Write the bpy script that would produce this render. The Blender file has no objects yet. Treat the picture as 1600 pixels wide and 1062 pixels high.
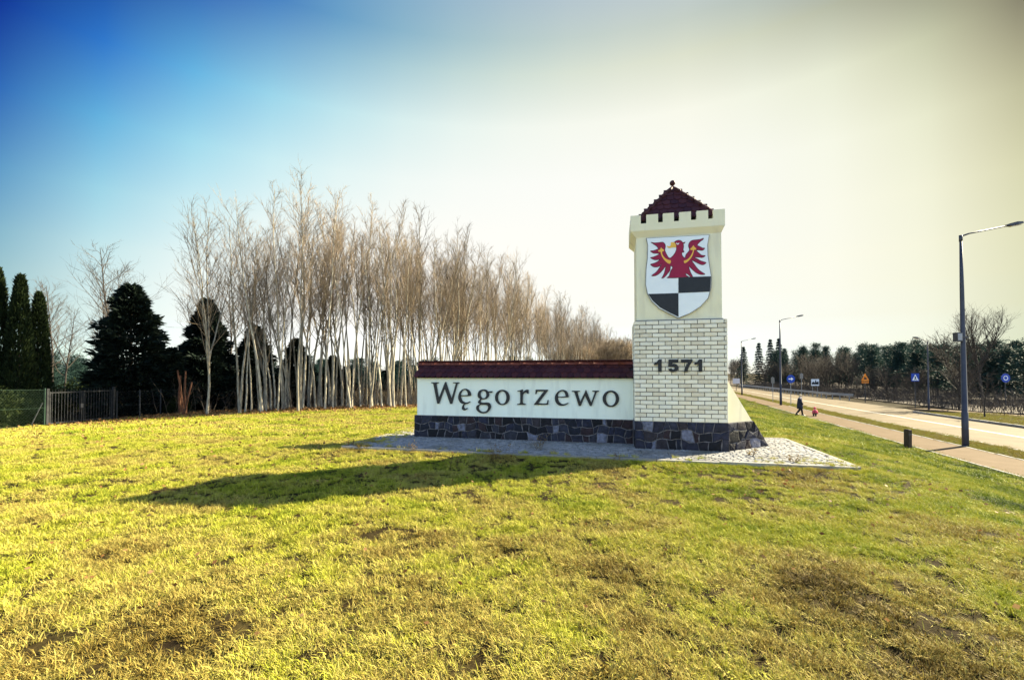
import bpy, bmesh, math, random
import numpy as np
from mathutils import Vector, Matrix, noise

R = math.radians
C = bpy.context.scene.collection
sc = bpy.context.scene
random.seed(7)
rng = np.random.default_rng(7)

# ------------------------------------------------------------------ camera
cam_d = bpy.data.cameras.new('camera')
cam = bpy.data.objects.new('camera', cam_d)
C.objects.link(cam)
cam_d.sensor_width = 36.0
cam_d.lens = 36.0 * 700 / 1600
cam_d.shift_y = 36 / 1600
cam_d.clip_start = 0.05
cam_d.clip_end = 6000
cam.location = (0, 0, 1.5)
cam.rotation_euler = (R(90) + math.atan(16 / 700), 0, 0)
sc.camera = cam
sc.render.resolution_x, sc.render.resolution_y = 1024, 679

# ------------------------------------------------------------------ light
SUN_AZ, SUN_EL = 65.0, 31.2                      # degrees right of the view direction, degrees up
EXPOSURE = 2.2
TINT_SCALE = 4.0
VIEW_SKY = 2.0 / 2 ** EXPOSURE                   # keeps the visible sky where the photograph has it
sc.view_settings.view_transform = 'Standard'
sc.view_settings.look = 'None'
sc.view_settings.exposure = EXPOSURE
sc.view_settings.gamma = 1.0
sc.view_settings.use_curve_mapping = False
sc.cycles.max_bounces = 6
sc.cycles.diffuse_bounces = 3
sc.cycles.transmission_bounces = 3
sc.cycles.transparent_max_bounces = 8

TINTS={1:[(-0.4226,(0.68,0.956,1.067)),(-0.3066,(1.293,1.547,1.824)),(-0.1859,(1.649,1.804,2.183)),(-0.0623,(1.745,1.846,2.261)),(0.0623,(1.701,1.793,2.227)),(0.1859,(1.574,1.668,2.104)),(0.3066,(1.432,1.529,1.957)),(0.4226,(1.255,1.38,1.782)),(0.532,(1.069,1.221,1.603)),(0.6332,(0.884,1.038,1.39)),(0.7245,(0.735,0.893,1.231)),(0.8046,(0.573,0.721,1.026)),(0.8722,(0.447,0.576,0.828)),(0.9262,(0.337,0.453,0.64)),(0.9659,(0.21,0.299,0.375))],6:[(-0.4226,(0.507,0.601,0.563)),(-0.3066,(1.07,0.991,0.875)),(-0.1859,(1.426,1.158,1.01)),(-0.0623,(1.581,1.215,1.056)),(0.0623,(1.595,1.205,1.045)),(0.1859,(1.512,1.147,0.994)),(0.3066,(1.367,1.06,0.929)),(0.4226,(1.211,0.963,0.848)),(0.532,(1.064,0.869,0.771)),(0.6332,(0.929,0.778,0.696)),(0.7245,(0.805,0.693,0.627)),(0.8046,(0.663,0.594,0.552)),(0.8722,(0.551,0.51,0.47)),(0.9262,(0.431,0.418,0.369)),(0.9659,(0.28,0.286,0.223))],12:[(-0.4226,(0.448,0.65,0.618)),(-0.3066,(1.257,1.216,0.921)),(-0.1859,(1.895,1.473,1.044)),(-0.0623,(2.223,1.562,1.077)),(0.0623,(2.295,1.549,1.054)),(0.1859,(2.189,1.47,0.999)),(0.3066,(2.014,1.369,0.93)),(0.4226,(1.791,1.248,0.854)),(0.532,(1.551,1.116,0.776)),(0.6332,(1.347,0.998,0.705)),(0.7245,(1.156,0.886,0.634)),(0.8046,(0.947,0.759,0.554)),(0.8722,(0.766,0.647,0.472)),(0.9262,(0.568,0.51,0.362)),(0.9659,(0.346,0.329,0.205))],17:[(-0.4226,(0.253,0.548,0.682)),(-0.3066,(1.021,1.292,1.027)),(-0.1859,(1.867,1.674,1.158)),(-0.0623,(2.416,1.824,1.191)),(0.0623,(2.63,1.829,1.163)),(0.1859,(2.612,1.755,1.107)),(0.3066,(2.436,1.635,1.036)),(0.4226,(2.183,1.489,0.952)),(0.532,(1.92,1.342,0.87)),(0.6332,(1.659,1.196,0.789)),(0.7245,(1.401,1.052,0.706)),(0.8046,(1.118,0.889,0.611)),(0.8722,(0.871,0.739,0.509)),(0.9262,(0.609,0.557,0.373)),(0.9659,(0.322,0.313,0.186))],23:[(-0.4226,(0.076,0.278,0.673)),(-0.3066,(0.502,1.094,1.119)),(-0.1859,(1.368,1.723,1.291)),(-0.0623,(2.167,1.999,1.326)),(0.0623,(2.641,2.065,1.294)),(0.1859,(2.812,2.021,1.235)),(0.3066,(2.761,1.911,1.162)),(0.4226,(2.546,1.752,1.074)),(0.532,(2.277,1.587,0.985)),(0.6332,(1.969,1.413,0.891)),(0.7245,(1.649,1.238,0.795)),(0.8046,(1.274,1.027,0.676)),(0.8722,(0.939,0.82,0.543)),(0.9262,(0.581,0.556,0.358)),(0.9659,(0.226,0.226,0.135))],29:[(-0.4226,(0.019,0.072,0.492)),(-0.3066,(0.138,0.539,1.037)),(-0.1859,(0.615,1.324,1.31)),(-0.0623,(1.419,1.851,1.383)),(0.0623,(2.143,2.07,1.353)),(0.1859,(2.591,2.112,1.288)),(0.3066,(2.758,2.054,1.208)),(0.4226,(2.689,1.924,1.114)),(0.532,(2.467,1.755,1.016)),(0.6332,(2.161,1.568,0.916)),(0.7245,(1.797,1.362,0.806)),(0.8046,(1.334,1.1,0.667)),(0.8722,(0.897,0.811,0.498)),(0.9262,(0.444,0.441,0.267)),(0.9659,(0.093,0.09,0.061))],37:[(-0.4226,(0.004,0.008,0.126)),(-0.3066,(0.017,0.055,0.459)),(-0.1859,(0.078,0.275,0.807)),(-0.0623,(0.286,0.707,0.991)),(0.0623,(0.694,1.124,1.028)),(0.1859,(1.191,1.399,0.995)),(0.3066,(1.604,1.531,0.929)),(0.4226,(1.824,1.542,0.845)),(0.532,(1.842,1.468,0.76)),(0.6332,(1.668,1.315,0.663)),(0.7245,(1.347,1.096,0.55)),(0.8046,(0.873,0.767,0.399)),(0.8722,(0.409,0.389,0.22)),(0.9262,(0.089,0.085,0.063)),(0.9659,(0.007,0.006,0.006))],3:[(-0.4226,(0.487,0.624,0.678)),(-0.3066,(0.952,1.002,1.097)),(-0.1859,(1.223,1.16,1.277)),(-0.0623,(1.339,1.224,1.363)),(0.0623,(1.348,1.22,1.365)),(0.1859,(1.267,1.157,1.3)),(0.3066,(1.148,1.07,1.212)),(0.4226,(1.019,0.97,1.102)),(0.532,(0.893,0.87,0.995)),(0.6332,(0.768,0.773,0.903)),(0.7245,(0.657,0.677,0.807)),(0.8046,(0.539,0.575,0.688)),(0.8722,(0.446,0.49,0.58)),(0.9262,(0.347,0.39,0.439)),(0.9659,(0.222,0.266,0.273))],9:[(-0.4226,(0.515,0.641,0.576)),(-0.3066,(1.212,1.101,0.872)),(-0.1859,(1.707,1.308,0.993)),(-0.0623,(1.942,1.38,1.03)),(0.0623,(1.962,1.362,1.014)),(0.1859,(1.872,1.3,0.965)),(0.3066,(1.703,1.207,0.896)),(0.4226,(1.505,1.097,0.82)),(0.532,(1.316,0.985,0.746)),(0.6332,(1.145,0.883,0.676)),(0.7245,(0.984,0.783,0.612)),(0.8046,(0.815,0.674,0.535)),(0.8722,(0.667,0.577,0.457)),(0.9262,(0.51,0.467,0.355)),(0.9659,(0.325,0.312,0.211))]}

world = bpy.data.worlds.new('World')
sc.world = world
world.use_nodes = True
nt = world.node_tree
bg = nt.nodes['Background']
N = nt.nodes.new
sky = N('ShaderNodeTexSky')
sky.sky_type = 'NISHITA'
sky.sun_disc = False
sky.sun_elevation = R(SUN_EL)
sky.sun_rotation = R(SUN_AZ)
tc = N('ShaderNodeTexCoord')
sep = N('ShaderNodeSeparateXYZ')
nt.links.new(tc.outputs['Generated'], sep.inputs[0])
flat = N('ShaderNodeCombineXYZ')
nt.links.new(sep.outputs['X'], flat.inputs['X'])
nt.links.new(sep.outputs['Y'], flat.inputs['Y'])
nrm = N('ShaderNodeVectorMath'); nrm.operation = 'NORMALIZE'
nt.links.new(flat.outputs[0], nrm.inputs[0])
dot = N('ShaderNodeVectorMath'); dot.operation = 'DOT_PRODUCT'
nt.links.new(nrm.outputs[0], dot.inputs[0])
dot.inputs[1].default_value = (math.sin(R(SUN_AZ)), math.cos(R(SUN_AZ)), 0)
half = N('ShaderNodeMapRange')
nt.links.new(dot.outputs['Value'], half.inputs['Value'])
half.inputs['From Min'].default_value = -1
half.inputs['From Max'].default_value = 1


def sky_ramp(rows):
    r = N('ShaderNodeValToRGB')
    nt.links.new(half.outputs[0], r.inputs[0])
    r.color_ramp.interpolation = 'LINEAR'
    els = r.color_ramp.elements
    while len(els) < len(rows):
        els.new(0.5)
    for e, (p, c) in zip(els, rows):
        e.position = (p + 1) / 2
        e.color = tuple(v * VIEW_SKY / TINT_SCALE for v in c) + (1,)
    return r


def sky_mix(prev, new, el0, el1):
    m = N('ShaderNodeMapRange')
    m.interpolation_type = 'LINEAR'
    nt.links.new(sep.outputs['Z'], m.inputs['Value'])
    m.inputs['From Min'].default_value = math.sin(R(el0))
    m.inputs['From Max'].default_value = math.sin(R(el1))
    x = N('ShaderNodeMix'); x.data_type = 'RGBA'
    nt.links.new(m.outputs[0], x.inputs['Factor'])
    nt.links.new(prev, x.inputs['A'])
    if isinstance(new, tuple):
        x.inputs['B'].default_value = new + (1,)
    else:
        nt.links.new(new, x.inputs['B'])
    return x.outputs['Result']


# the clear spring sky: deep polarised blue away from the sun, milky cream haze towards it
tint = sky_ramp(TINTS[1]).outputs[0]
for lo, hi in ((1, 3), (3, 6), (6, 9), (9, 12), (12, 17), (17, 23), (23, 29), (29, 37)):
    tint = sky_mix(tint, sky_ramp(TINTS[hi]).outputs[0], lo, hi)
tint = sky_mix(tint, (0.24 / TINT_SCALE, 0.32 / TINT_SCALE, 0.50 / TINT_SCALE), 40, 70)
# behind the camera the plain clear sky takes over
sepn = N('ShaderNodeSeparateXYZ')
nt.links.new(nrm.outputs[0], sepn.inputs[0])
back = N('ShaderNodeMapRange'); back.interpolation_type = 'SMOOTHSTEP'
bx = N('ShaderNodeMath'); bx.operation = 'MAXIMUM'; bx.inputs[1].default_value = 0
nt.links.new(sepn.outputs['X'], bx.inputs[0])
by = N('ShaderNodeMath'); by.operation = 'MULTIPLY_ADD'; by.inputs[1].default_value = 0.42
nt.links.new(bx.outputs[0], by.inputs[0])
nt.links.new(sepn.outputs['Y'], by.inputs[2])
nt.links.new(by.outputs[0], back.inputs['Value'])
back.inputs['From Min'].default_value = 0.56
back.inputs['From Max'].default_value = -0.25
bmix = N('ShaderNodeMix'); bmix.data_type = 'RGBA'
nt.links.new(back.outputs[0], bmix.inputs['Factor'])
nt.links.new(tint, bmix.inputs['A'])
bmix.inputs['B'].default_value = (1.0 / TINT_SCALE, 1.0 / TINT_SCALE, 1.0 / TINT_SCALE, 1)
tint = sky_mix(bmix.outputs['Result'], (0.24 / TINT_SCALE, 0.32 / TINT_SCALE, 0.50 / TINT_SCALE), 34, 62)   # unseen zenith darkened all round to deepen the shadows on the ground
mul = N('ShaderNodeMix'); mul.data_type = 'RGBA'; mul.blend_type = 'MULTIPLY'
mul.inputs['Factor'].default_value = 1
nt.links.new(sky.outputs[0], mul.inputs['A'])
nt.links.new(tint, mul.inputs['B'])
nt.links.new(mul.outputs['Result'], bg.inputs['Color'])
bg.inputs['Strength'].default_value = 0.1 * TINT_SCALE

sun_d = bpy.data.lights.new('sun', 'SUN')
sun_d.energy = 5.0
sun_d.angle = R(0.5)
sun_d.color = (1.0, 0.90, 0.64)
sun = bpy.data.objects.new('sun', sun_d)
C.objects.link(sun)
sd = Vector((math.sin(R(SUN_AZ)) * math.cos(R(SUN_EL)), math.cos(R(SUN_AZ)) * math.cos(R(SUN_EL)), math.sin(R(SUN_EL))))
sun.rotation_euler = sd.to_track_quat('Z', 'Y').to_euler()
sun.location = (30, 20, 30)


# ------------------------------------------------------------------ helpers
def tag(o, label=None, cat=None, group=None, kind=None):
    if label: o['label'] = label
    if cat: o['category'] = cat
    if group: o['group'] = group
    if kind: o['kind'] = kind
    return o


def empty(name, loc, rz=0.0):
    o = bpy.data.objects.new(name, None)
    o.empty_display_size = 0.2
    o.location = loc
    o.rotation_euler = (0, 0, rz)
    C.objects.link(o)
    return o


def link(name, me, mat=None, parent=None, loc=None, rot=None):
    o = bpy.data.objects.new(name, me)
    C.objects.link(o)
    if mat is not None and not me.materials:
        me.materials.append(mat)
    if parent is not None:
        o.parent = parent
    if loc is not None: o.location = loc
    if rot is not None: o.rotation_euler = rot
    return o


def copy_tree(o, parent=None):
    c = o.copy()
    C.objects.link(c)
    c.parent = parent
    for ch in list(o.children):
        copy_tree(ch, c)
    return c


class MB:
    """collects boxes, tubes and prisms; build() links them as one mesh object"""
    def __init__(s):
        s.v, s.f = [], []

    def add(s, vs, fs):
        n = len(s.v)
        s.v += [tuple(map(float, p)) for p in vs]
        s.f += [tuple(i + n for i in f) for f in fs]
        return s

    def box(s, x0, x1, y0, y1, z0, z1):
        return s.add([(x0, y0, z0), (x1, y0, z0), (x1, y1, z0), (x0, y1, z0), (x0, y0, z1), (x1, y0, z1), (x1, y1, z1), (x0, y1, z1)],
                     [(3, 2, 1, 0), (4, 5, 6, 7), (0, 1, 5, 4), (1, 2, 6, 5), (2, 3, 7, 6), (3, 0, 4, 7)])

    def obox(s, c, ax, ay, az):
        """box from a centre and three half-axis vectors"""
        c, ax, ay, az = map(Vector, (c, ax, ay, az))
        vs = [c + i * ax + j * ay + k * az for k in (-1, 1) for i, j in ((-1, -1), (1, -1), (1, 1), (-1, 1))]
        return s.add(vs, [(3, 2, 1, 0), (4, 5, 6, 7), (0, 1, 5, 4), (1, 2, 6, 5), (2, 3, 7, 6), (3, 0, 4, 7)])

    def tube(s, pts, radii, n=6, cap=True):
        vs, fs = tube(pts, radii, n, cap)
        return s.add(vs, fs)

    def lathe(s, prof, c=(0, 0, 0), n=12):
        """rings (r, z) turned about the vertical through c"""
        vs, fs = [], []
        for r, z in prof:
            for k in range(n):
                a = 2 * math.pi * k / n
                vs.append((c[0] + r * math.cos(a), c[1] + r * math.sin(a), c[2] + z))
        for i in range(len(prof) - 1):
            for k in range(n):
                k2 = (k + 1) % n
                fs.append((i * n + k, i * n + k2, (i + 1) * n + k2, (i + 1) * n + k))
        fs.append(tuple(range(n - 1, -1, -1)))
        m = (len(prof) - 1) * n
        fs.append(tuple(range(m, m + n)))
        return s.add(vs, fs)

    def mesh(s, name, smooth=False):
        me = bpy.data.meshes.new(name)
        me.from_pydata(s.v, [], s.f)
        if smooth:
            me.polygons.foreach_set('use_smooth', [True] * len(me.polygons))
        me.update()
        return me

    def build(s, name, mat, parent=None, loc=None, rot=None, smooth=False):
        return link(name, s.mesh(name, smooth), mat, parent, loc, rot)


def tube(pts, radii, n=6, cap=True):
    pts = [Vector(p) for p in pts]
    vs, fs = [], []
    prev = None
    for i, p in enumerate(pts):
        a = pts[min(i + 1, len(pts) - 1)] - pts[max(i - 1, 0)]
        a = a.normalized() if a.length > 1e-9 else Vector((0, 0, 1))
        if prev is None:
            x = a.orthogonal().normalized()
        else:
            x = (prev - a * prev.dot(a))
            x = x.normalized() if x.length > 1e-6 else a.orthogonal().normalized()
        prev = x
        y = a.cross(x)
        r = radii[i]
        for k in range(n):
            t = 2 * math.pi * k / n
            vs.append(p + x * (r * math.cos(t)) + y * (r * math.sin(t)))
        if i:
            b = (i - 1) * n
            for k in range(n):
                k2 = (k + 1) % n
                fs.append((b + k, b + k2, b + n + k2, b + n + k))
    if cap:
        fs.append(tuple(range(n - 1, -1, -1)))
        m = (len(pts) - 1) * n
        fs.append(tuple(range(m, m + n)))
    return vs, fs


def smooth_poly(pts, k=4):
    """closed Catmull-Rom through the points"""
    out = []
    n = len(pts)
    for i in range(n):
        p0, p1, p2, p3 = (Vector(pts[(i + j) % n]) for j in (-1, 0, 1, 2))
        for q in range(k):
            t = q / k
            out.append(tuple(0.5 * ((2 * p1) + (p2 - p0) * t + (2 * p0 - 5 * p1 + 4 * p2 - p3) * t * t + (3 * p1 - p0 - 3 * p2 + p3) * t ** 3)))
    return out


def outline_mesh(name, loops, depth, offset=0.0, smooth=0, bevel=0.0):
    """extruded solid from closed outlines (holes by even-odd fill); drawn in x, z with its face towards -y"""
    cu = bpy.data.curves.new(name, 'CURVE')
    cu.dimensions = '2D'
    cu.fill_mode = 'BOTH'
    cu.extrude = depth / 2
    cu.offset = offset
    cu.bevel_depth = bevel
    for lp in loops:
        q = smooth_poly(lp, smooth) if smooth else lp
        sp = cu.splines.new('POLY')
        sp.points.add(len(q) - 1)
        for p, c in zip(sp.points, q):
            p.co = (c[0], c[1], 0, 1)
        sp.use_cyclic_u = True
    o = bpy.data.objects.new(name, cu)
    C.objects.link(o)
    dg = bpy.context.evaluated_depsgraph_get()
    me = bpy.data.meshes.new_from_object(o.evaluated_get(dg))
    bpy.data.objects.remove(o)
    bpy.data.curves.remove(cu)
    me.name = name
    me.transform(Matrix(((1, 0, 0, 0), (0, 0, -1, 0), (0, 1, 0, 0), (0, 0, 0, 1))))
    me.materials.clear()
    return me


# ------------------------------------------------------------------ materials
def ramp_node(t, cols, inp):
    r = t.nodes.new('ShaderNodeValToRGB')
    els = r.color_ramp.elements
    while len(els) < len(cols):
        els.new(0.5)
    for i, (e, c) in enumerate(zip(els, cols)):
        if len(c) == 4:
            e.position, c = c[3], c[:3]
        else:
            e.position = i / max(1, len(cols) - 1)
        e.color = tuple(c) + (1,)
    t.links.new(inp, r.inputs[0])
    return r.outputs[0]


def M(name, cols, scale=3.0, rough=0.8, bump=0.0, bscale=60.0, rnd=0.0, spec=0.3, coord='Object', detail=5.0, metal=0.0, contrast=1.0, stretch=None, dirt=None):
    """mottled procedural material; rnd varies brightness from one object to the next"""
    m = bpy.data.materials.new(name)
    m.use_nodes = True
    t = m.node_tree
    b = t.nodes['Principled BSDF']
    b.inputs['Roughness'].default_value = rough
    b.inputs['Specular IOR Level'].default_value = spec
    b.inputs['Metallic'].default_value = metal
    co = t.nodes.new('ShaderNodeTexCoord')
    oi = t.nodes.new('ShaderNodeObjectInfo')
    ad = t.nodes.new('ShaderNodeVectorMath'); ad.operation = 'MULTIPLY_ADD'
    cb = t.nodes.new('ShaderNodeCombineXYZ')
    for i in range(3):
        t.links.new(oi.outputs['Random'], cb.inputs[i])
    t.links.new(cb.outputs[0], ad.inputs[0])
    ad.inputs[1].default_value = (31, 17, 23) if coord == 'Object' else (0, 0, 0)
    t.links.new(co.outputs[coord], ad.inputs[2])
    vec = ad.outputs[0]
    if stretch:
        sm = t.nodes.new('ShaderNodeVectorMath'); sm.operation = 'MULTIPLY'
        sm.inputs[1].default_value = stretch
        t.links.new(vec, sm.inputs[0])
        vec = sm.outputs[0]
    n = t.nodes.new('ShaderNodeTexNoise')
    n.inputs['Scale'].default_value = scale
    n.inputs['Detail'].default_value = detail
    n.inputs['Roughness'].default_value = 0.62
    t.links.new(vec, n.inputs['Vector'])
    mr = t.nodes.new('ShaderNodeMapRange')
    mr.inputs['From Min'].default_value = 0.5 - 0.22 / contrast
    mr.inputs['From Max'].default_value = 0.5 + 0.22 / contrast
    t.links.new(n.outputs['Fac'], mr.inputs['Value'])
    col = ramp_node(t, cols, mr.outputs[0])
    if rnd:
        hs = t.nodes.new('ShaderNodeHueSaturation')
        r2 = t.nodes.new('ShaderNodeMapRange')
        r2.inputs['To Min'].default_value = 1 - rnd
        r2.inputs['To Max'].default_value = 1 + rnd
        t.links.new(oi.outputs['Random'], r2.inputs['Value'])
        t.links.new(r2.outputs[0], hs.inputs['Value'])
        t.links.new(col, hs.inputs['Color'])
        col = hs.outputs[0]
    if dirt:
        n3 = t.nodes.new('ShaderNodeTexNoise')
        n3.inputs['Scale'].default_value = dirt[1]
        n3.inputs['Detail'].default_value = 8
        ds = t.nodes.new('ShaderNodeVectorMath'); ds.operation = 'MULTIPLY'
        ds.inputs[1].default_value = dirt[3] if len(dirt) > 3 else (1, 1, 1)
        t.links.new(co.outputs['Object'], ds.inputs[0])
        t.links.new(ds.outputs[0], n3.inputs['Vector'])
        m3 = t.nodes.new('ShaderNodeMapRange')
        m3.inputs['From Min'].default_value = 0.52
        m3.inputs['From Max'].default_value = 0.75
        m3.inputs['To Max'].default_value = dirt[2]
        t.links.new(n3.outputs['Fac'], m3.inputs['Value'])
        mx = t.nodes.new('ShaderNodeMix'); mx.data_type = 'RGBA'
        t.links.new(m3.outputs[0], mx.inputs['Factor'])
        t.links.new(col, mx.inputs['A'])
        mx.inputs['B'].default_value = tuple(dirt[0]) + (1,)
        col = mx.outputs['Result']
    t.links.new(col, b.inputs['Base Color'])
    if bump:
        n2 = t.nodes.new('ShaderNodeTexNoise')
        n2.inputs['Scale'].default_value = bscale
        n2.inputs['Detail'].default_value = 4
        t.links.new(vec, n2.inputs['Vector'])
        bp = t.nodes.new('ShaderNodeBump')
        bp.inputs['Strength'].default_value = bump
        bp.inputs['Distance'].default_value = 0.02
        t.links.new(n2.outputs['Fac'], bp.inputs['Height'])
        t.links.new(bp.outputs[0], b.inputs['Normal'])
    return m


def by_object(name, cols, rough=0.8, bump=0.3, bscale=40, mottle=0.25):
    """each object takes one of the colours at random, with mottling"""
    m = M(name, [(0.5 - mottle,) * 3, (0.5 + mottle,) * 3], scale=14, rough=rough, bump=bump, bscale=bscale)
    t = m.node_tree
    b = t.nodes['Principled BSDF']
    src = b.inputs['Base Color'].links[0].from_socket
    oi = t.nodes.new('ShaderNodeObjectInfo')
    r = t.nodes.new('ShaderNodeValToRGB')
    r.color_ramp.interpolation = 'CONSTANT'
    els = r.color_ramp.elements
    while len(els) < len(cols):
        els.new(0.5)
    for i, (e, c) in enumerate(zip(els, cols)):
        e.position = i / len(cols)
        e.color = tuple(c) + (1,)
    t.links.new(oi.outputs['Random'], r.inputs[0])
    mx = t.nodes.new('ShaderNodeMix'); mx.data_type = 'RGBA'; mx.blend_type = 'OVERLAY'
    mx.inputs['Factor'].default_value = 1
    t.links.new(r.outputs[0], mx.inputs['A'])
    t.links.new(src, mx.inputs['B'])
    t.links.new(mx.outputs['Result'], b.inputs['Base Color'])
    return m


def leafy(name, cols, scale=0.8, trans=0.25, attr=None, rough=0.6, pos_mix=0.6, rnd=0.15, trend=False):
    """foliage: colour from a per-leaf tone attribute and a patchy noise, partly translucent"""
    m = bpy.data.materials.new(name)
    m.use_nodes = True
    t = m.node_tree
    b = t.nodes['Principled BSDF']
    b.inputs['Roughness'].default_value = rough
    b.inputs['Specular IOR Level'].default_value = 0.06
    out = t.nodes['Material Output']
    ge = t.nodes.new('ShaderNodeNewGeometry')
    n = t.nodes.new('ShaderNodeTexNoise')
    n.inputs['Scale'].default_value = scale
    n.inputs['Detail'].default_value = 6
    n.inputs['Roughness'].default_value = 0.6
    t.links.new(ge.outputs['Position'], n.inputs['Vector'])
    mr = t.nodes.new('ShaderNodeMapRange')
    mr.inputs['From Min'].default_value = 0.28
    mr.inputs['From Max'].default_value = 0.72
    t.links.new(n.outputs['Fac'], mr.inputs['Value'])
    at = t.nodes.new('ShaderNodeAttribute')
    at.attribute_name = 'tone'
    mx = t.nodes.new('ShaderNodeMix'); mx.data_type = 'FLOAT'
    mx.inputs['Factor'].default_value = pos_mix
    t.links.new(at.outputs['Fac'], mx.inputs['A'])
    t.links.new(mr.outputs[0], mx.inputs['B'])
    fac = mx.outputs['Result']
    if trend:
        # the winter lawn is dead and brown in the foreground, its colour also darkened there for lens vignetting; greener down the slope to the pavement
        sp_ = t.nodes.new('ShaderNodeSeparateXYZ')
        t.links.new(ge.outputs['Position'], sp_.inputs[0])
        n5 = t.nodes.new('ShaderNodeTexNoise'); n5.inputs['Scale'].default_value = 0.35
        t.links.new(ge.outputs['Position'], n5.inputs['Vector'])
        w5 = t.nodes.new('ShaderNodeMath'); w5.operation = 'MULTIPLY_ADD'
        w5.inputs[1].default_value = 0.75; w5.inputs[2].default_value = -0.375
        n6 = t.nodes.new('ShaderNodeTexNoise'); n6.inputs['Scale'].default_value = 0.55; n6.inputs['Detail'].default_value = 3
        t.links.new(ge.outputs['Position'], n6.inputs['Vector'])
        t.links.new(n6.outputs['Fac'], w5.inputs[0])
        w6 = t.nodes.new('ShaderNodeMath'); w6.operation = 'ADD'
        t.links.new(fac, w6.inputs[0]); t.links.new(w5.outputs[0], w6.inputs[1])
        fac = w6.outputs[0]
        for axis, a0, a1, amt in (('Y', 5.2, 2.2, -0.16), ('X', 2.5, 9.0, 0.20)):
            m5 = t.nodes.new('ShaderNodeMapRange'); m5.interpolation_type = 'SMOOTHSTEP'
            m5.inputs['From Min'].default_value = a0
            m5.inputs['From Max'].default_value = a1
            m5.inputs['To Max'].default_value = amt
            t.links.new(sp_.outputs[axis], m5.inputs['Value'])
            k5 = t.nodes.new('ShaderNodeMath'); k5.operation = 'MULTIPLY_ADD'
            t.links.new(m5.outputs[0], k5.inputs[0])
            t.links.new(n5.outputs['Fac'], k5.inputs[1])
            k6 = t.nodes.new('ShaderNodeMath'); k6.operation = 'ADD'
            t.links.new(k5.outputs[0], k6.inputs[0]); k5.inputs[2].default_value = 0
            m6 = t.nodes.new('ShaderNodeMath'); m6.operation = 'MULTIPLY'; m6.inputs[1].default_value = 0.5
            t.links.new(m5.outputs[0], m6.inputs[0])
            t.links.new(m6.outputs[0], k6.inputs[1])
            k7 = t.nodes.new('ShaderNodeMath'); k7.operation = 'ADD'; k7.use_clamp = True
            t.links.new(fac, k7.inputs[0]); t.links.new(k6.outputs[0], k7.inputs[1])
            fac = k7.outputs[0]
    col = ramp_node(t, cols, fac)
    t.links.new(col, b.inputs['Base Color'])
    if trans:
        tr = t.nodes.new('ShaderNodeBsdfTranslucent')
        t.links.new(col, tr.inputs['Color'])
        ms = t.nodes.new('ShaderNodeMixShader')
        ms.inputs[0].default_value = trans
        t.links.new(b.outputs[0], ms.inputs[1])
        t.links.new(tr.outputs[0], ms.inputs[2])
        t.links.new(ms.outputs[0], out.inputs['Surface'])
    return m


CREAM = M('cream_render', [(0.7905, 0.7115, 0.465), (0.837, 0.7626, 0.5301)], 2.2, 0.85, 0.08, 180, dirt=((0.50, 0.43, 0.31), 1.5, 0.45, (4, 4, .7)))
WALL_CREAM = M('pale_render', [(0.776, 0.8051, 0.679), (0.8245, 0.8439, 0.7275)], 1.6, 0.85, 0.08, 180, dirt=((0.50, 0.50, 0.43), 1.5, 0.45, (4, 4, .7)))
BRICK = by_object('clinker_cream', [(0.7488, 0.672, 0.5088), (0.816, 0.7392, 0.576), (0.7776, 0.7104, 0.5664), (0.672, 0.5856, 0.432), (0.8256, 0.7584, 0.6048), (0.7296, 0.672, 0.5376), (0.7872, 0.6912, 0.5088)], 0.75, 0.3, 60, 0.08)
JOINT = M('dark_joint', [(0.012, 0.011, 0.011), (0.03, 0.027, 0.025)], 30, 0.95)
STONE = by_object('field_stone', [(c[0] * .17, c[1] * .165, c[2] * .20) for c in [(0.035, 0.035, 0.05), (0.10, 0.10, 0.14), (0.02, 0.02, 0.028), (0.14, 0.15, 0.20), (0.06, 0.05, 0.06), (0.16, 0.13, 0.13), (0.03, 0.03, 0.04), (0.09, 0.10, 0.16), (0.75, 0.78, 0.85), (0.05, 0.06, 0.09), (0.14, 0.08, 0.08), (0.13, 0.13, 0.15)]], 0.8, 0.6, 30, 0.3)
MORTAR = M('stone_mortar', [(0.1125, 0.1013, 0.105), (0.1725, 0.1575, 0.165)], 25, 0.95, 0.3, 90)
TILE = by_object('roof_tile_red', [(0.04675, 0.00935, 0.00935), (0.0595, 0.01275, 0.01105), (0.0357, 0.0068, 0.0085), (0.0527, 0.0136, 0.01275)], 0.6, 0.15, 60, 0.1)
CAP = M('ridge_tile', [(0.117, 0.027, 0.0144), (0.171, 0.0414, 0.0216)], 6, 0.6, 0.2, 60, rnd=0.15)
BLACK = M('black_letters', [(0.012, 0.012, 0.014), (0.02, 0.02, 0.022)], 8, 0.45)
FIELD_WHITE = M('shield_white', [(0.776, 0.7954, 0.776), (0.8342, 0.8439, 0.8245)], 5, 0.5)
RED = M('shield_crimson', [(0.27, 0.004, 0.035), (0.31, 0.006, 0.045)], 5, 0.5)
DARKRED = M('shield_outline', [(0.035, 0.004, 0.012), (0.05, 0.006, 0.018)], 5, 0.5)
GOLD = M('shield_gold', [(0.80, 0.42, 0.05), (0.86, 0.50, 0.08)], 5, 0.5)
SETT = M('granite_setts', [(0.1248, 0.1209, 0.1209), (0.2496, 0.2418, 0.2301), (0.3588, 0.3432, 0.3276)], 9, 0.85, 0.5, 60, dirt=((0.10, 0.085, 0.05), 1.3, 0.75))
KERB = M('concrete_kerb', [(0.176, 0.164, 0.148), (0.288, 0.272, 0.248)], 6, 0.9, 0.3, 80, rnd=0.15)
SAND = M('sett_bedding', [(0.048, 0.04, 0.028), (0.112, 0.096, 0.068)], 12, 0.95, 0.4, 60)
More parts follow.
